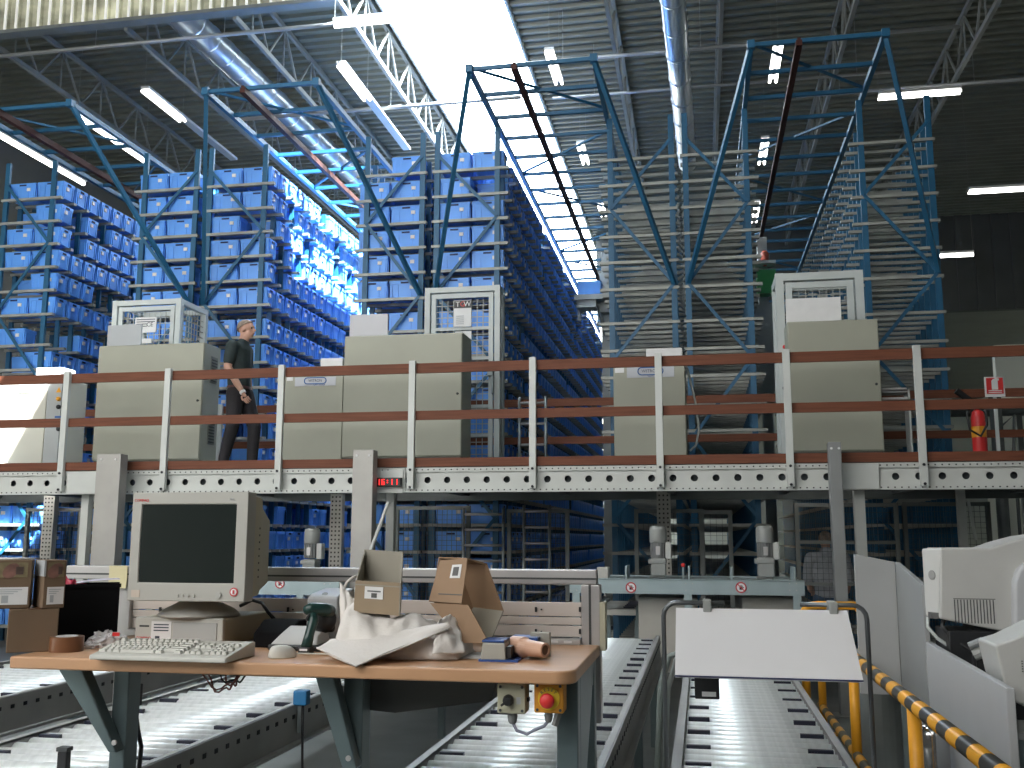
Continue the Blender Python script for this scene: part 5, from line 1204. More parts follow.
# wires under the desk at left
wr = mat('wire_red_brown', (.16, .05, .04), .5)
for k, (x0, x1, sag, m_) in enumerate(((196, 246, 688, wr), (200, 240, 692, wr), (205, 250, 684, black), (212, 236, 688, wr))):
    a, b, c = at(x0, 674, 2.95), at(x1, 674, 2.95), at((x0 + x1) / 2, sag, 2.95); zt = DT - .037
    tag(MB().tube([(a.x + (b.x - a.x) * q / 14, 2.95 + k * .02 + .01 * sin(q), zt - (zt - c.z) * max(0, sin(pi * q / 14)) ** .7 * (1 + .1 * sin(q * 1.3 + k))) for q in range(15)], .003, 6).build('wire', m_, smooth=True), ['lowest red wire hanging under the desk below the keyboard', 'second red wire hanging under the desk below the keyboard', 'black wire hanging among red wires under the desk', 'short red wire loop under the desk below the keyboard'][k], 'wire')
a = at(130, 675, 2.94); tag(MB().tube([(a.x, 2.97, DT - .037), (a.x, 2.97, 1.1), (a.x + .02, 2.97, 1.0), (a.x + .035, 2.97, .95), (a.x + .03, 2.97, .85), (a.x, 2.97, .7)], .007, 8).build('power_cable', black, smooth=True), 'black cable hanging down beside the left desk leg', 'cable')
a = at(134, 688, 2.98); tag(MB().box(a.x - .015, a.x + .02, 2.96, 3.0, at(134, 706, 2.98).z, at(134, 684, 2.98).z).box(a.x - .005, a.x + .005, 2.975, 2.985, a.z, DT - .036).build('wall_plug', black, bevel=.003), 'small dark power brick hanging beside the left desk leg', 'plug')
# ================================================================== things on the desk
pc_m = mat('computer_beige', (.46, .45, .37), .5, 0, .03, 6); pc_side = mat('computer_beige_dark', (.40, .37, .27), .5, 0, .04, 6)
# --- desktop computer
p = atz(134, 640, DT); yp = 3.0; x0, x1 = at(134.5, 640, yp).x, at(222, 640, yp).x; z1 = at(222, 619, yp).z
pc = thing('desktop_computer', ((x0 + x1) / 2, yp + .19, DT), 'beige desktop computer lying flat under the big monitor', 'computer')
MB().box(x0, x1, yp + .02, yp + .355, DT + .006, z1).build('case', pc_side, pc, bevel=.006)
f = MB().box(x0 - .002, x1 + .002, yp, yp + .02, DT + .004, z1 + .002).build('front_bezel', mat('computer_bezel', (.48, .48, .44), .5, 0, .03, 6), pc, bevel=.006)
w = x1 - x0; h = z1 - DT
MB().box(x0 + w * .44, x1 - w * .06, yp - .003, yp + .004, DT + h * .18, DT + h * .86).build('drive_cover', mat('drive_grey', (.40, .41, .40), .5, 0, .03, 5), f, bevel=.002)
s_ = MB().box(x0 + w * .19, x0 + w * .42, yp - .002, yp + .003, DT + h * .12, DT + h * .88).build('licence_sticker', paper, f); m = MB()
for k in range(3): m.box(x0 + w * .22, x0 + w * .39, yp - .003, yp, DT + h * (.55 + .1 * k), DT + h * (.59 + .1 * k))
m.box(x0 + w * .24, x0 + w * .29, yp - .003, yp, DT + h * .2, DT + h * .38); m.build('print', dkt, s_)
text('brand_lettering', 'COMPAQ', .012, redp, f, Vector((x0 + w * .105, yp - .002, DT + h * .3)) - wl(f), FRONT, extrude=.0005)
MB().box(x0 + w * .05, x0 + w * .16, yp - .001, yp + .003, DT + h * .68, DT + h * .74).build('disc_slot', plinth_m, f)
for x in (x0 + .02, x1 - .04):
    for y in (yp + .04, yp + .32): MB().box(x, x + .02, y, y + .02, DT, DT + .007).build('foot', black, pc)
# --- monitor
my = 2.93; a, b = at(128.5, 492.5, my), at(247.5, 492, my); c, d = at(131.5, 604, my), at(245.5, 599, my)
mt = thing('monitor', ((a.x + b.x) / 2, my + .15, z1 + .002), 'big beige CRT monitor with dark screen on the desktop computer', 'monitor')
mbz = mat('monitor_bezel', (.40, .395, .365), .45, 0, .02, 6)
xL, xR, zT, zB = (a.x + c.x) / 2, (b.x + d.x) / 2, a.z, (c.z + d.z) / 2
sx0, sx1 = at(138.5, 560, my).x, at(234.5, 560, my).x; sz1, sz0 = at(190, 504, my).z, at(190, 583.5, my).z
# bezel ring with a recessed screen
m = MB(); ring = [(xL, zB), (xR, zB), (xR, zT), (xL, zT)]; inn = [(sx0, sz0), (sx1, sz0), (sx1, sz1), (sx0, sz1)]
vs = [(x, my, z) for x, z in ring] + [(x, my, z) for x, z in inn] + [(x + (.002 if x < xL + .1 else -.002), my + .006, z + (.002 if z < zB + .15 else -.002)) for x, z in inn] + [(x, my + .06, z) for x, z in ring]
m.add(vs, [(j, (j + 1) % 4, 4 + (j + 1) % 4, 4 + j) for j in range(4)] + [(4 + j, 4 + (j + 1) % 4, 8 + (j + 1) % 4, 8 + j) for j in range(4)] + [(j, 12 + j, 12 + (j + 1) % 4, (j + 1) % 4) for j in range(4)] + [(12, 13, 14, 15)])
bz = m.build('bezel', mbz, mt, bevel=.003, seg=2)
scr = mat('dark_crt_glass', (.012, .017, .016), .12, 0, 0, 1, spec=.5)
MB().grid(lambda u, v: (sx0 + (sx1 - sx0) * u, my + .002 + .004 * ((2 * u - 1) ** 2 + (2 * v - 1) ** 2) / 2, sz0 + (sz1 - sz0) * v), 10, 10).build('screen', scr, mt, smooth=True)
xc, zc = (xL + xR) / 2, (zT + zB) / 2
def rr(sx, sz, y, dz=0): return [(xc - sx, y, zc - sz + dz), (xc + sx, y, zc - sz + dz), (xc + sx, y, zc + sz + dz), (xc - sx, y, zc + sz + dz)]
W2, H2 = (xR - xL) / 2, (zT - zB) / 2
secs = [rr(W2 - .006, H2 - .006, my + .055), rr(W2 - .012, H2 - .012, my + .13), rr(W2 - .05, H2 - .03, my + .22, -.01), rr(W2 - .085, H2 - .06, my + .36, -.02)]
m = MB(); m.v = [Vector(v_) for s_ in secs for v_ in s_]
m.f = [[4 * i + j, 4 * i + (j + 1) % 4, 4 * i + 4 + (j + 1) % 4, 4 * i + 4 + j] for i in range(3) for j in range(4)] + [[0, 1, 2, 3], [12, 13, 14, 15]]; m.mi = [0] * len(m.f)
hs = m.build('rear_housing', mat('monitor_side_tan', (.46, .42, .30), .5, 0, .03, 6), mt, bevel=.012, seg=3)
m = MB()
for k in range(8): m.box(xR - .016, xR - .0105, my + .07, my + .12, zc - .1 + k * .022, zc - .094 + k * .022)
m.build('side_vents', plinth_m, hs)
text('brand_lettering', 'COMPAQ', .0115, redp, bz, Vector((at(142, 500.5, my).x, my - .001, at(142, 500.5, my).z)) - wl(bz), FRONT, extrude=.0005)
text('model_lettering', 'V70', .010, grey_panel, bz, Vector((at(232, 499.5, my).x, my - .001, at(232, 499.5, my).z)) - wl(bz), FRONT, extrude=.0005)
for px in (177.5, 182.5, 188, 193.5): c = at(px, 595.5, my); MB().lathe([(.005, 0), (.005, .004)], (c.x, my, c.z), (0, -1, 0), 12).build('button', mbz, bz)
c = at(218.5, 595, my); MB().lathe([(.010, 0), (.010, .005)], (c.x, my, c.z), (0, -1, 0), 16).build('power_button', mat('button_grey', (.40, .40, .38), .5), bz)
c = at(234, 592, my); bd = MB().lathe([(.0135, 0), (.0135, .003)], (c.x, my, c.z), (0, -1, 0), 18).build('round_badge', sign_r, bz); MB().lathe([(.0095, .003), (.0095, .004)], (c.x, my, c.z), (0, -1, 0), 16).build('badge_centre', paper, bd); MB().box(c.x - .003, c.x + .003, my - .005, my - .003, c.z - .006, c.z + .006).build('badge_mark', sign_r, bd)
a_, b_ = at(131, 597, my), at(140, 590, my); MB().box(a_.x, b_.x, my - .0015, my + .001, a_.z, b_.z).build('small_sticker', mat('sticker_cream', (.52, .45, .38), .6), bz)
pz = z1 + .002; cx_ = at(199, 612, 3.1).x
MB().lathe([(.132, 0), (.132, .006), (.115, .020), (.07, .042), (.052, .055), (.050, max(.06, zB - pz + .02))], (cx_, my + .17, pz), n=32, sy=.95).build('swivel_base', mbz, mt, smooth=True)
# --- keyboard
kb_m = mat('keyboard_shell', (.55, .55, .51), .5, 0, .03, 8); key_m = mat('key_cap', (.60, .60, .56), .5, 0, .03, 8)
fl, frr = atz(89, 656, DT + .012), atz(224, 660, DT + .012); ang = math.atan2(frr.y - fl.y, frr.x - fl.x); KL = (frr - fl).length; KD = .19
kb = thing('keyboard', (fl.x, fl.y, DT), 'beige computer keyboard at the front edge of the desk', 'keyboard', rz=ang + .02)
MB().prism([(0, .002), (KD, .002), (KD, .042), (KD - .03, .042), (.012, .017), (0, .014)], lambda a, b, k: Vector((k, a, b)), 0, KL).build('case', kb_m, kb, local=True, bevel=.003)
for k in (.02, KL - .05): MB().box(k, k + .03, .01, .03, 0, .003).box(k, k + .03, .13, .15, 0, .003).build('foot', black, kb, local=True)
rows = [(.150, 'f'), (.118, 'n'), (.098, 'n'), (.078, 'n'), (.058, 'n'), (.038, 's')]; sc_ = KL / .455
def kz(y): return .017 + (y - .012) / (KD - .042) * .025
kme = {}; kn = 0
def key(x, y, w):
    global kn
    key_ = round(w, 4); z = kz(y)
    if kn >= 104: return
    if key_ not in kme:
        kme[key_] = MB().hexa([(0, 0, 0), (w - .002, 0, 0), (w - .002, .0165, 0), (0, .0165, 0)], [(.0022, .0015, .008), (w - .0042, .0015, .008), (w - .0042, .0145, .008), (.0022, .0145, .008)]).build('tmpk', key_m, local=True)
        o = kme[key_]; kme[key_] = o.data; bpy.data.objects.remove(o)
    o = mesh_obj('key', kme[key_], kb, (x, y - .012, z - .001)); o.rotation_euler = (.1, 0, 0); kn += 1
u = .0187 * sc_
for y, kd in rows:
    if kd == 'n':
        off = {.118: 0, .098: .5, .078: .75, .058: 1.1}[y]; n_ = {.118: 13, .098: 12, .078: 11, .058: 10}[y]
        if off > 0: key(.012, y, u * off if off > .6 else u * off + .004)
        for k in range(n_): key(.012 + u * (off + k) + (.004 if off == .5 else 0), y, u)
        xx = .012 + u * (off + n_) + (.004 if off == .5 else 0); key(xx, y, .012 + u * 15 - xx)
    elif kd == 's':
        key(.012, y, u * 1.4); key(.012 + u * 1.5, y, u); key(.012 + u * 2.6, y, u * 1.3); key(.012 + u * 4, y, u * 6.2); key(.012 + u * 10.3, y, u * 1.3); key(.012 + u * 13.6, y, u * 1.4)
    else:
        key(.012, y, u)
        for k in range(12): key(.012 + u * (1.8 + k * 1.08), y, u)
x2 = .012 + u * 15.6
for y in (.118, .098):
    for k in range(3): key(x2 + u * k, y, u)
key(x2 + u, .058, u)
for k in range(3): key(x2 + u * k, .038, u)
x3 = x2 + u * 3.5
for y in (.118, .098, .078, .058, .038):
    for k in range(3): key(x3 + u * k, y, u)
    if y in (.118, .078, .038): key(x3 + u * 3, y, u)
c = atz(128, 640, DT)
# --- mouse
c = atz(277.5, 659, DT); ms = thing('mouse', (c.x, c.y + .035, DT), 'rounded beige computer mouse right of the keyboard', 'mouse', rz=-.9)
m = MB().grid(lambda u_, v_: (.026 * cos(2 * pi * u_) * sin(pi * v_ * .5) ** .7, .042 * sin(2 * pi * u_) * sin(pi * v_ * .5) ** .7, .002 + .034 * cos(pi * v_ * .5) ** .8 * (1 - .2 * sin(2 * pi * u_) * sin(pi * v_ * .5))), 24, 8)
m.build('shell', kb_m, ms, local=True, smooth=True); MB().lathe([(.024, 0), (.026, .003)], (0, 0, 0), n=24, sy=1.6).build('sole', kb_m, ms, local=True)
MB().box(-.001, .001, .015, .040, .012, .029).build('button_split', plinth_m, ms, local=True)
MB().tube([(0, .040, .010), (.02, .12, .006), (.08, .2, .005), (.10, .32, .005)], .0025, 6).build('cord', kb_m, ms, local=True, smooth=True)
# --- low black unit + label printer with scanner
c = atz(280, 646, DT); a, b = at(262, 640, 3.12), at(300, 617, 3.12)
tag(MB().prism([(3.05, DT), (3.2, DT), (3.2, b.z - .012), (3.12, b.z - .01), (3.05, DT + .045)], lambda a_, b_, k: Vector((a.x + k, a_, b_)), 0, b.x - a.x).build('handset_cradle', mat('matt_black', (.006, .006, .007), .9, 0, .2, 6, spec=.15), bevel=.008, seg=3), 'low black device between the mouse and the label printer', 'device')
y = 3.08; a, b = at(305.5, 640, y), at(338, 592, y)
lp = thing('label_scale', ((a.x + b.x) / 2, y + .08, DT), 'grey label printer standing on the desk behind the barcode scanner', 'printer')
lpm = mat('printer_grey', (.36, .37, .38), .45, 0, .04, 6)
hh_ = at(320, 594, y).z - DT
MB().prism([(0, .03), (.16, .03), (.16, hh_ + .012), (.03, hh_), (0, hh_ - .01)], lambda a_, b_, k: Vector((a.x + k, y + a_, DT + b_)), 0, b.x - a.x).build('housing', lpm, lp, bevel=.008, seg=3)
MB().box(a.x - .085, b.x + .005, y - .10, y + .02, DT, DT + .018).build('base', black, lp, bevel=.006); MB().hexa([(a.x - .08, y - .09, DT + .018), (b.x - .03, y - .09, DT + .018), (b.x - .02, y + .0, DT + .018), (a.x - .08, y + .0, DT + .018)], [(a.x - .06, y - .06, DT + .045), (b.x - .04, y - .06, DT + .045), (b.x - .03, y - .005, DT + .07), (a.x - .05, y - .005, DT + .07)]).build('sloped_front', mat('printer_light', (.46, .46, .45), .5, 0, .03, 5), lp, bevel=.004)
c = at(322, 599, y); MB().lathe([(.010, 0), (.010, .004)], (c.x, y + .026, DT + hh_ - .004), (0, -.5, .85), 16).build('round_button', motor_d, lp)
MB().box(a.x + .01, b.x - .006, y - .012, y + .01, DT + .05, DT + hh_ - .055).build('dark_face', black, lp, bevel=.012, seg=3)
c = at(327, 619, y); MB().lathe([(.040, 0), (.043, .015), (.034, .035), (.018, .045)], (c.x - .004, y - .01, c.z), (0, -1, 0), 20).build('holder_cup', black, lp, smooth=True)
scm = mat('scanner_dark_green', (.010, .040, .036), .28, 0, .1, 6)
yh = y - .10; h0, h1, h2, h3 = at(324, 609, yh), at(309, 608, yh), at(310, 622, yh - .03), at(306, 650, yh - .05)
sc0 = thing('barcode_scanner', (h3.x, yh, DT), 'dark green handheld barcode scanner leaning in front of the label printer', 'scanner')
MB().tube([Vector((h0.x + .004, yh + .05, h0.z - .010)), Vector((h0.x - .005, yh + .02, h0.z - .004)), Vector((h1.x + .008, yh - .005, h1.z - .002)), Vector((h1.x - .004, yh - .02, h1.z - .006))], [.018, .021, .020, .013], 14).build('head', scm, sc0, smooth=True)
hb = max(h3.z, DT + .015)
MB().tube([Vector((h1.x + .012, yh, h1.z - .005)), Vector((h2.x + .004, yh - .015, h2.z)), Vector(((h2.x + h3.x) / 2, yh - .03, (h2.z + hb) / 2)), Vector((h3.x, yh - .05, hb))], [.016, .0155, .0145, .0175], 12).build('handle', scm, sc0, smooth=True)
MB().box(h3.x - .019, h3.x + .019, yh - .07, yh - .03, DT, DT + .020).build('handle_end', black, sc0, bevel=.004); MB().box(h3.x - .012, h3.x + .012, yh - .0725, yh - .069, DT + .010, DT + .016).build('end_label', paper, sc0)
MB().bar((h1.x + .012, yh - .018, h1.z - .016), (h1.x + .006, yh - .03, h1.z - .035), .007, .009).build('trigger', black, sc0)
# --- white cloth bag, crumpled, with a corner over the desk edge
bag_m = mat('white_fleece_bag', (.66, .63, .60), .75, 0, .04, 6, .12, 90)
L_, R_ = at(343, 640, 2.95).x, at(466, 640, 2.95).x
def bagf(u_, v_):
    # v 0..1: front foot -> crest -> back foot
    x = L_ + (R_ - L_) * u_; a_ = pi * v_
    hgt = (.105 + .03 * sin(u_ * 5 + .6) + .018 * sin(u_ * 13) - .05 * max(0, u_ - .8) * 5 * .6) * (min(1, u_ / .05) ** .5) * (min(1, (1 - u_) / .07) ** .5)
    wdt = .145 * (.75 + .25 * sin(pi * u_))
    n_ = noise.noise(Vector((u_ * 6, v_ * 5, 3.1))) * .022 + noise.noise(Vector((u_ * 14, v_ * 9, 1.7))) * .010
    y_ = 2.965 - wdt * cos(a_) * (1 + n_ * 3); z_ = DT + .003 + max(0, hgt * sin(a_) ** .7 + n_ * sin(a_))
    return (x + n_ * .6 * sin(a_), y_, z_)
bg = thing('cloth_bag', ((L_ + R_) / 2, 2.96, DT), 'crumpled white cloth bag with one corner hanging over the desk edge', 'bag')
MB().grid(bagf, 56, 26).build('body', bag_m, bg, smooth=True, solid=.002)
def quadpatch(P00, P10, P11, P01, amp, seed, bul=0):
    P = [Vector(q_) for q_ in (P00, P10, P11, P01)]
    def f(u_, v_):
        a_ = P[0].lerp(P[1], u_); b_ = P[3].lerp(P[2], u_); p_ = a_.lerp(b_, v_)
        n_ = noise.noise(Vector((u_ * 4 + seed, v_ * 4, seed))) * amp
        return p_ + Vector((0, -bul * sin(pi * u_) * sin(pi * v_), 0)) + Vector((n_ * .4, -abs(n_), n_ * .5))
    return f
# front flap: triangle with its tip over the edge
fl_ = [at(318, 646, 2.80), at(340, 637, 2.84), at(470, 621, 2.93), at(356, 664.5, 2.676)]
m = MB()
def tri(u_, v_):
    a_, b_, c_ = Vector(at(317, 648, 2.79)), Vector(at(452, 628, 2.87)), Vector(at(356, 666, 2.668))
    top = a_.lerp(b_, u_); top.z = max(top.z, DT + .01)
    tp = Vector(at(331 + 117 * u_, 639 - 16 * u_, 2.865))
    p_ = (tp.lerp(a_.lerp(c_, u_ / .3) if u_ < .3 else c_.lerp(b_, (u_ - .3) / .7), v_))
    n_ = noise.noise(Vector((u_ * 3, v_ * 2, 7.7))) * .006
    if p_.y > DY0 - .004: p_.z = max(p_.z, DT + .004)
    return p_ + Vector((0, -abs(n_), n_))
MB().grid(tri, 40, 12).build('front_flap', bag_m, bg, smooth=True, solid=.003)
hem = [at(317, 648, 2.785), at(336, 656, 2.72), at(356, 666, 2.664), at(385, 653, 2.73), at(415, 641, 2.80), at(452, 628, 2.865)]
MB().tube([Vector((q_.x, q_.y, max(q_.z, DT + .005) if q_.y > DY0 else q_.z)) for q_ in hem], .0028, 6).build('hem', bag_m, bg, smooth=True)
# upright corner at left
MB().grid(quadpatch(at(341, 646, 2.88), at(360, 646, 2.87), at(354, 600, 2.95), at(340, 582, 2.96), .012, 2.2, .015), 14, 18).build('upright_corner', bag_m, bg, smooth=True, solid=.003)
MB().grid(quadpatch(at(352, 645, 2.885), at(384, 640, 2.87), at(362, 602, 2.955), at(352, 598, 2.95), .012, 5.2, -.01), 14, 18).build('inner_fold', bag_m, bg, smooth=True, solid=.003)
MB().grid(quadpatch(at(432, 655, 2.80), at(466, 652, 2.86), at(455, 612, 2.99), at(440, 619, 2.88), .014, 9.2, .02), 14, 14).build('side_fold', bag_m, bg, smooth=True, solid=.003)
MB().tube([at(352, 598, 2.94), at(346, 605, 2.94), at(349, 617, 2.935), at(354, 626, 2.93)], .004, 8).build('drawstring', bag_m, bg, smooth=True)
MB().tube([at(343, 590, 2.965), at(347, 582, 2.99), at(353, 577, 3.0), at(357, 576, 3.06)], .004, 8).build('drawstring', bag_m, bg, smooth=True)
# --- cartons
card = mat('cardboard_brown', (.31, .20, .12), .7, 0, .08, 5); card_in = mat('cardboard_inside_grey', (.30, .28, .23), .7, 0, .06, 5); card_d = mat('cardboard_kraft', (.29, .22, .145), .7, 0, .08, 5)
bar_m = mat('barcode_print', (.10, .10, .10), .6)
def panel(mb, q4, th, inward):
    q4 = [Vector(p_) for p_ in q4]; n_ = (q4[1] - q4[0]).cross(q4[3] - q4[0]).normalized() * th
    if n_.dot(Vector(inward) - q4[0]) < 0: n_ = -n_
    return mb.hexa([q4[0], q4[1], q4[2], q4[3]], [p_ + n_ for p_ in q4])
# open grey-lined carton on the bag (tipped back, mouth up-front)
yb1 = 2.90
F0, F1, F2, F3 = at(353.5, 612, yb1), at(400, 616, yb1), at(401, 583, yb1 - .01), at(355.5, 580.5, yb1 - .01)
B0, B1, B2, B3 = at(361, 606, 3.03), at(401, 609, 3.03), at(403.5, 552, 3.05), at(364.5, 549.5, 3.05)
ct = Vector(sum((Vector(v_) for v_ in (F0, F1, F2, F3, B0, B1, B2, B3)), Vector()) / 8)
b1 = thing('open_carton', (ct.x, ct.y, F0.z), 'small open carton tipped up on the white cloth bag, with barcode label', 'carton')
th = .004
m = MB(); panel(m, (F0, F1, F2, F3), th, ct); fp_ = m.build('front_wall', card_d, b1)
m = MB(); panel(m, (B0, B1, B2, B3), th, ct); panel(m, (F0, B0, B3, F3), th, ct); panel(m, (F1, B1, B2, F2), th, ct); panel(m, (F0, F1, B1, B0), th, ct); m.build('walls', card_in, b1)
m = MB(); panel(m, (F3 + Vector((0, 0, 0)), F3 + (F3 - F0) * .0 + Vector((.004, -.004, 0)), B3 + Vector((-.012, -.03, .0)), B3), .003, ct)
def onface(Q, u0, u1, v0, v1, off=.002):
    Q = [Vector(p_) for p_ in Q]; n_ = (Q[1] - Q[0]).cross(Q[3] - Q[0]).normalized()
    if n_.dot(EYE - Q[0]) < 0: n_ = -n_
    f_ = lambda u_, v_: Q[0].lerp(Q[1], u_).lerp(Q[3].lerp(Q[2], u_), v_)
    q_ = [f_(u0, v0), f_(u1, v0), f_(u1, v1), f_(u0, v1)]
    return [p_ + n_ * off * .2 for p_ in q_], [p_ + n_ * off for p_ in q_]
def stick(Q, u0, u1, v0, v1, m_, par, name, off=.002):
    lo, hi = onface(Q, u0, u1, v0, v1, off); return MB().hexa(lo, hi).build(name, m_, par)
Qf = (F0, F1, F2, F3); lb_ = stick(Qf, .22, .62, .46, .84, paper, fp_, 'label'); stick(Qf, .37, .49, .5, .64, bar_m, lb_, 'barcode', .003); stick(Qf, .28, .57, .68, .72, bar_m, lb_, 'print_line', .003); stick(Qf, 0, 1, .86, .9, card_in, fp_, 'fold_line', .001)
# brown carton lying tilted, mouth to the right
yb2 = 2.98
T0, T1_, T2_, T3 = at(428.5, 601, yb2), at(461.5, 603.5, yb2 - .02), at(467.5, 558, yb2 + .05), at(440, 560.5, yb2 + .06)
M2, M3, M4 = at(487, 563.5, yb2 + .10), at(504, 611, yb2 + .10), at(491, 642.5, yb2 + .03)
M4.z = max(M4.z, DT + .002)
b2 = thing('open_carton', ((T0.x + T1_.x) / 2 + .05, yb2 + .05, DT), 'brown open carton lying tilted at the right of the cloth bag', 'carton')
m = MB(); panel(m, (T0, T1_, T2_, T3), .004, T0 + Vector((0, .3, -.1))); tp_ = m.build('top_panel', card, b2); Qt = (T0, T1_, T2_, T3)
lb_ = stick(Qt, .50, .84, .55, .86, paper, tp_, 'label'); stick(Qt, .57, .76, .6, .8, bar_m, lb_, 'barcode', .003); stick(Qt, .25, .98, .17, .19, bar_m, tp_, 'flap_cut', .0015)
fl0, fl1, fl2, fl3 = at(430, 603, yb2 - .01), at(468, 605, yb2 - .03), at(489, 643, yb2 - .05), at(462, 643, yb2 - .03)
fl2.z = max(fl2.z, DT + .002); fl3.z = max(fl3.z, DT + .002)
m = MB(); panel(m, (fl0, fl1, fl2, fl3), .004, fl0 + Vector((0, .3, 0))); m.build('front_flap', card, b2)
dv2 = Vector((-.125, .135, .0))
m = MB()
panel(m, (M3, M4, M4 + dv2, M3 + dv2), .004, T0); m.build('lower_wall', card_in, b2); m = MB(); panel(m, (M2, M3, M3 + dv2, M2 + dv2), .004, T0); panel(m, (T2_, M2, M2 + dv2, T2_ + dv2), .004, T0)
m.build('side_walls', card, b2)
m = MB(); n_ = dv2 * .03
m.add([p_ + dv2 for p_ in (T1_, T2_, M2, M3, M4)] + [p_ + dv2 + n_ for p_ in (T1_, T2_, M2, M3, M4)], [(0, 1, 2, 3, 4), (9, 8, 7, 6, 5)] + [(k, (k + 1) % 5, 5 + (k + 1) % 5, 5 + k) for k in range(5)]); m.build('bottom_panel', card, b2)
# small white tag behind
c = atz(474, 652, DT); tag(MB().box(c.x - .03, c.x + .09, 2.9, 3.06, DT, DT + .002).build('paper_slip', paper), 'grey-white paper slip on the desk between bag and tape dispenser', 'paper')
# --- tape dispenser with pinkish roll
c = atz(493, 661, DT); td = thing('tape_dispenser', (c.x + .03, c.y + .05, DT), 'grey and blue hand tape dispenser with a pinkish tape roll', 'tape dispenser')
gy = mat('dispenser_grey', (.34, .33, .29), .4, .2, .05, 6); bl_ = mat('dispenser_blue', (.02, .07, .26), .4, 0, .05, 4); pk = mat('tape_pink_brown', (.56, .34, .24), .4, 0, .06, 8)
y0 = 2.85; a, b = at(480, 661, y0), at(506, 643, y0)
MB().hexa([(a.x, y0, DT + .004), (b.x, y0, DT + .004), (b.x, y0 + .09, DT + .004), (a.x + .006, y0 + .09, DT + .004)], [(a.x + .005, y0 + .006, b.z), (b.x - .004, y0 + .006, b.z), (b.x - .004, y0 + .085, b.z), (a.x + .008, y0 + .085, b.z)]).build('body', gy, td, bevel=.004)
MB().box(a.x - .004, b.x + .035, y0 - .004, y0 + .1, DT, DT + .006).build('base_plate', bl_, td); MB().box(a.x + .004, b.x - .006, y0 + .004, y0 + .087, b.z, b.z + .007).build('top_guard', bl_, td, bevel=.002)
MB().box(b.x - .002, b.x + .012, y0 + .01, y0 + .08, DT + .01, b.z - .012).build('blade_holder', black, td)
a2, b2_ = at(508, 651, 2.93), at(548, 650, 2.86)
pr0 = Vector((a2.x + .016, 2.95, DT + .034)); pr1 = Vector((b2_.x - .010, 2.88, DT + .032)); ax = (pr1 - pr0).normalized(); Lh = (pr1 - pr0).length
MB().lathe([(.029, -.004), (.030, .04), (.0265, .047), (.0235, .06), (.0205, Lh), (.0145, Lh), (.0145, .02)], pr0, ax, 24).build('tape_roll', pk, td, smooth=False)
MB().lathe([(.0143, Lh - .06), (.0143, Lh - .004)], pr0, ax, 16).build('core', mat('core_brown', (.13, .07, .045), .7), td)
a3, b3 = at(511, 641, 2.98), at(540, 637, 3.0); MB().box(a3.x, b3.x, 2.95, 3.05, DT + .05, DT + .058).build('blue_clip', bl_, td); MB().box(b3.x - .03, b3.x + .03, 3.0, 3.02, DT, DT + .07).build('guide', gy, td, bevel=.003)
# --- brown tape roll at left
c = atz(56, 653, DT); rr_ = .0495
tp = thing('tape_roll', (c.x, c.y + rr_, DT), 'roll of brown packing tape lying at the left front of the desk', 'tape roll')
zt = .045; tm = mat('packing_tape_brown', (.17, .075, .035), .3, 0, .08, 10)
MB().lathe([(rr_ * .66, .0), (rr_, .0), (rr_, zt), (rr_ * .66, zt), (rr_ * .66, 0)], (c.x, c.y + rr_, DT), n=36).build('tape', tm, tp, bevel=.001); MB().lathe([(rr_ * .58, 0), (rr_ * .655, 0), (rr_ * .655, zt + .001), (rr_ * .58, zt + .001), (rr_ * .58, 0)], (c.x, c.y + rr_, DT), n=36).build('core', paper, tp)
# --- crumpled clear wrap
wm = bpy.data.materials.new('clear_film'); wm.use_nodes = True; b_ = wm.node_tree.nodes['Principled BSDF']; b_.inputs['Base Color'].default_value = (.8, .8, .82, 1); b_.inputs['Roughness'].default_value = .12; b_.inputs['Alpha'].default_value = .55
c = atz(106, 644, DT); wp = thing('plastic_wrap', (c.x, 3.0, DT), 'crumpled clear plastic wrap with red print behind the keyboard', 'plastic wrap'); cx_ = at(108, 640, 3.0).x
def crumple(cx, cy, rx, ry, h, seed):
    def f(u_, v_):
        a_ = 2 * pi * u_; r_ = sin(pi * .5 * (1 - v_)) ; d_ = Vector((cos(a_) * r_, sin(a_) * r_, 1 - r_)); n_ = noise.noise(Vector((cos(a_) * 2 + seed, sin(a_) * 2, v_ * 4))) * .35 + noise.noise(Vector((cos(a_) * 6 + seed, sin(a_) * 6, v_ * 8))) * .2
        return (cx + rx * d_.x * (1 + n_), cy + ry * d_.y * (1 + n_), DT + .001 + h * max(0, v_ ** .6 * (1 + n_)))
    return f
MB().grid(crumple(cx_, 3.0, .065, .05, .045, 1.3), 36, 10).build('film', wm, wp); q_ = at(117, 634, 2.96); MB().box(q_.x - .013, q_.x + .01, 2.955, 2.96, q_.z - .006, q_.z + .005).build('red_print', redp, wp)
MB().grid(crumple(at(92, 642, 2.93).x, 2.93, .03, .04, .02, 4.3), 24, 8).build('film', wm, wp)
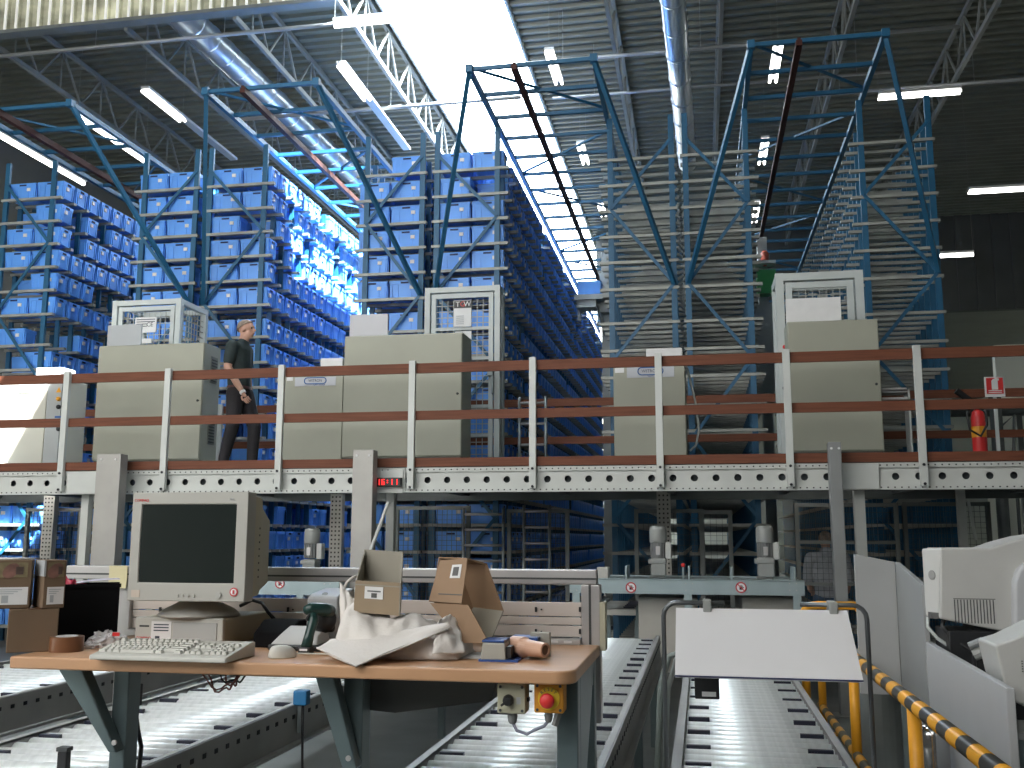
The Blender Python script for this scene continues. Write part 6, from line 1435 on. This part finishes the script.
# --- cartons at left
def rbox(name, loc, sx, sy, sz, rz, m_, label, cat, group=None):
    t_ = thing(name, loc, label, cat, group, rz=rz); o_ = MB().box(-sx / 2, sx / 2, -sy / 2, sy / 2, 0, sz).build('body', m_, t_, local=True, bevel=.003); return t_, o_
def solve_box(pxl, pxr, ym, rz, pyt, z0):
    """box whose front-left edge stands at pixel column pxl at depth ym; returns loc of its front-left foot, width and height"""
    p_ = at(pxl, 620, ym); w_ = .02
    while proj((p_.x + w_ * cos(rz), ym + w_ * sin(rz), z0 + .05))[0] < pxr and w_ < .6: w_ += .002
    return Vector((p_.x, ym, z0)), w_, at((pxl + pxr) / 2, pyt, ym + w_ * sin(rz) / 2).z - z0
def lbox(name, P0, w_, d_, h_, rz, m_, label, cat, group=None):
    c_ = P0 + Vector((cos(rz), sin(rz), 0)) * (w_ / 2) + Vector((-sin(rz), cos(rz), 0)) * (d_ / 2)
    return rbox(name, c_, w_, d_, h_, rz, m_, label, cat, group)
card_s = mat('cardboard_dull', (.17, .118, .078), .75, 0, .1, 5, spec=.2)
P0, bw_, hb_ = solve_box(8, 57, 2.75, .62, 609, DT)
big, bo = lbox('cardboard_box', P0, bw_, .20, hb_, .62, card_s, 'larger plain cardboard box at the left end of the desk', 'carton')
MB().box(-.02, .02, -.1005, .1005, hb_ - .0005, hb_ + .0008).build('tape_strip', tm, bo, local=True)
zt = DT + hb_ + .001
pic = [mat('print_yellow', (.20, .165, .09), .5, 0, .35, 40), mat('print_tan', (.20, .10, .08), .5, 0, .3, 40), mat('print_dark', (.09, .06, .05), .5, 0, .3, 40)]
for (p0, p1, pt, lb, yy, rz_) in ((-14, 30, 560, 'small printed carton on the big box, the left one of two', 2.74, .58), (41, 64.5, 560, 'small printed carton on the big box, the right one of two', 2.80, .86)):
    P0, w_, h_ = solve_box(p0, p1, yy, rz_, pt, zt)
    t_, o_ = lbox('product_box', P0, w_, .12, h_, rz_, card_s, lb, 'carton')
    u0 = -w_ / 2; yf = -.06
    la = MB().box(w_ * -.32, w_ * .44, yf - .0015, yf, h_ * .08, h_ * .44).build('address_label', paper, o_, local=True)
    m = MB().box(w_ * -.18, w_ * -.02, yf - .0025, yf - .001, h_ * .12, h_ * .27)
    for k in range(3): m.box(w_ * -.25, w_ * (.1 + .1 * k), yf - .0025, yf - .001, h_ * (.3 + .04 * k), h_ * (.315 + .04 * k))
    m.build('print', grey_panel, la, local=True)
    pcx = MB().box(w_ * -.34, w_ * .40, yf - .0012, yf, h_ * .64, h_ * .95).build('printed_picture', pic[0], o_, local=True); MB().lathe([(h_ * .13, 0), (h_ * .13, .002)], (w_ * .0, yf, h_ * .78), (0, -1, 0), 16, sx=1.4).build('picture_blob', pic[1], pcx, local=True); MB().box(w_ * .12, w_ * .3, yf - .003, yf, h_ * .70, h_ * .86).build('picture_patch', pic[2], pcx, local=True)
    if p0 > 0: MB().box(u0 - .0015, u0 + .004, yf - .002, -yf * .6, h_ * .66, h_ * .99).build('tape_strip', grey_panel, o_, local=True)
for k, lb in enumerate(('white paper sheet lying on the small printed cartons', 'second white paper sheet under the top one on the printed cartons')):
    a = at(2, 558, 3.0); tag(MB().box(a.x - .08, a.x + .10, 2.92 + .01 * k, 3.06, at(2, 560, 2.94).z + .002 + .002 * (1 - k), at(2, 560, 2.94).z + .0035 + .002 * (1 - k)).build('paper_sheet', paper), lb, 'paper')
# --- black crate with a red bag and papers
P0, cw_, ch_ = solve_box(57, 117, 3.03, .60, 584, DT)
cr = thing('black_crate', P0, 'black plastic crate behind the tape roll, left of the monitor', 'crate', rz=.60); cdp = .13
m = MB().box(0, cw_, 0, .006, 0, ch_ - .004).box(0, cw_, cdp - .006, cdp, 0, ch_ - .004).box(0, .006, .006, cdp - .006, 0, ch_ - .004).box(cw_ - .006, cw_, .006, cdp - .006, 0, ch_ - .004).box(.006, cw_ - .006, .006, cdp - .006, 0, .006); m.build('shell', mat('crate_black', (.006, .006, .007), .9, 0, .2, 6, spec=.1), cr, local=True)
MB().box(-.004, cw_ + .004, -.004, .01, ch_ - .012, ch_).box(-.004, cw_ + .004, cdp - .01, cdp + .004, ch_ - .012, ch_).build('rim', mat('crate_black', (.006, .006, .007)), cr, local=True)
zc_ = DT + ch_; cc_ = P0 + Vector((cos(.6), sin(.6), 0)) * (cw_ / 2) + Vector((-sin(.6), cos(.6), 0)) * (cdp / 2); x0 = P0.x; y = P0.y + .05
rb = thing('red_bag', P0 + Vector((0, 0, .006)), 'crumpled red printed bag sticking out of the black crate', 'bag', rz=.6); m = MB().grid(lambda u_, v_: (.012 + .09 * u_ + .012 * noise.noise(Vector((u_ * 5, v_ * 5, 2))), .03 + .04 * v_ + .015 * noise.noise(Vector((u_ * 6, v_ * 4, 5))), .004 + (ch_ + .012 - .03 * u_) * v_ + .012 * noise.noise(Vector((u_ * 7, v_ * 3, 9))) * v_), 14, 14); m.build('foil', mat('foil_red', (.45, .03, .07), .35, 0, .3, 20), rb, smooth=True, solid=.002, local=True)
pp = thing('paper_sheet', P0 + Vector((0, 0, ch_ + .001)), 'curled white sheet lying across the black crate', 'paper', rz=.6); MB().grid(lambda u_, v_: (.05 + (cw_ - .05) * u_, .0 + .12 * v_, .002 + .010 * u_ * u_ + .006 * sin(3 * u_)), 10, 6).build('sheet', mat('paper_lilac', (.55, .52, .62), .6, 0, .03, 6), pp, solid=.001, local=True)
a, b = at(108.5, 588, FY - .01), at(128, 567, FY - .01)
tag(MB().grid(lambda u_, v_: (a.x + (b.x - a.x) * u_ - .006 * v_, FY - .004 - .012 * (1 - v_) ** 2, a.z + (b.z - a.z + .004) * v_), 6, 8).build('sticky_note', mat('note_yellow', (.56, .51, .31), .7, 0, .03, 6), solid=.001), 'yellow note hanging on the bench rail left of the monitor', 'note')
# dark cable clutter behind the computer
a = at(262, 600, 3.28); tag(MB().tube([at(240, 606, 3.3), at(252, 600, 3.3), at(262, 603, 3.28), at(268, 612, 3.25), at(275, 620, 3.24)], .006, 8).build('monitor_cable', black, smooth=True), 'black cable behind the right side of the monitor', 'cable')
# ================================================================== light
sun = bpy.data.lights.new('sun', 'SUN'); sun.energy = SUN_E; sun.angle = radians(.6); sun.color = (1, .96, .9)
so = bpy.data.objects.new('sun', sun); COL.objects.link(so)
dv = Vector(SUN_D).normalized(); so.rotation_euler = dv.to_track_quat('-Z', 'Y').to_euler(); so.location = (4, 0, 30)
W = bpy.data.worlds.new('world'); SC.world = W; W.use_nodes = True
bg_ = W.node_tree.nodes['Background']; bg_.inputs[0].default_value = (1.0, 0.985, 0.955, 1); bg_.inputs[1].default_value = WORLD_E
SC.view_settings.view_transform = 'Standard'; SC.view_settings.look = 'None'; SC.view_settings.gamma = 1; SC.view_settings.exposure = EXPO
SC.view_settings.use_curve_mapping = False
SC.cycles.max_bounces = 8; SC.cycles.diffuse_bounces = 4; SC.cycles.glossy_bounces = 3; SC.cycles.sample_clamp_indirect = 6; SC.cycles.use_denoising = True
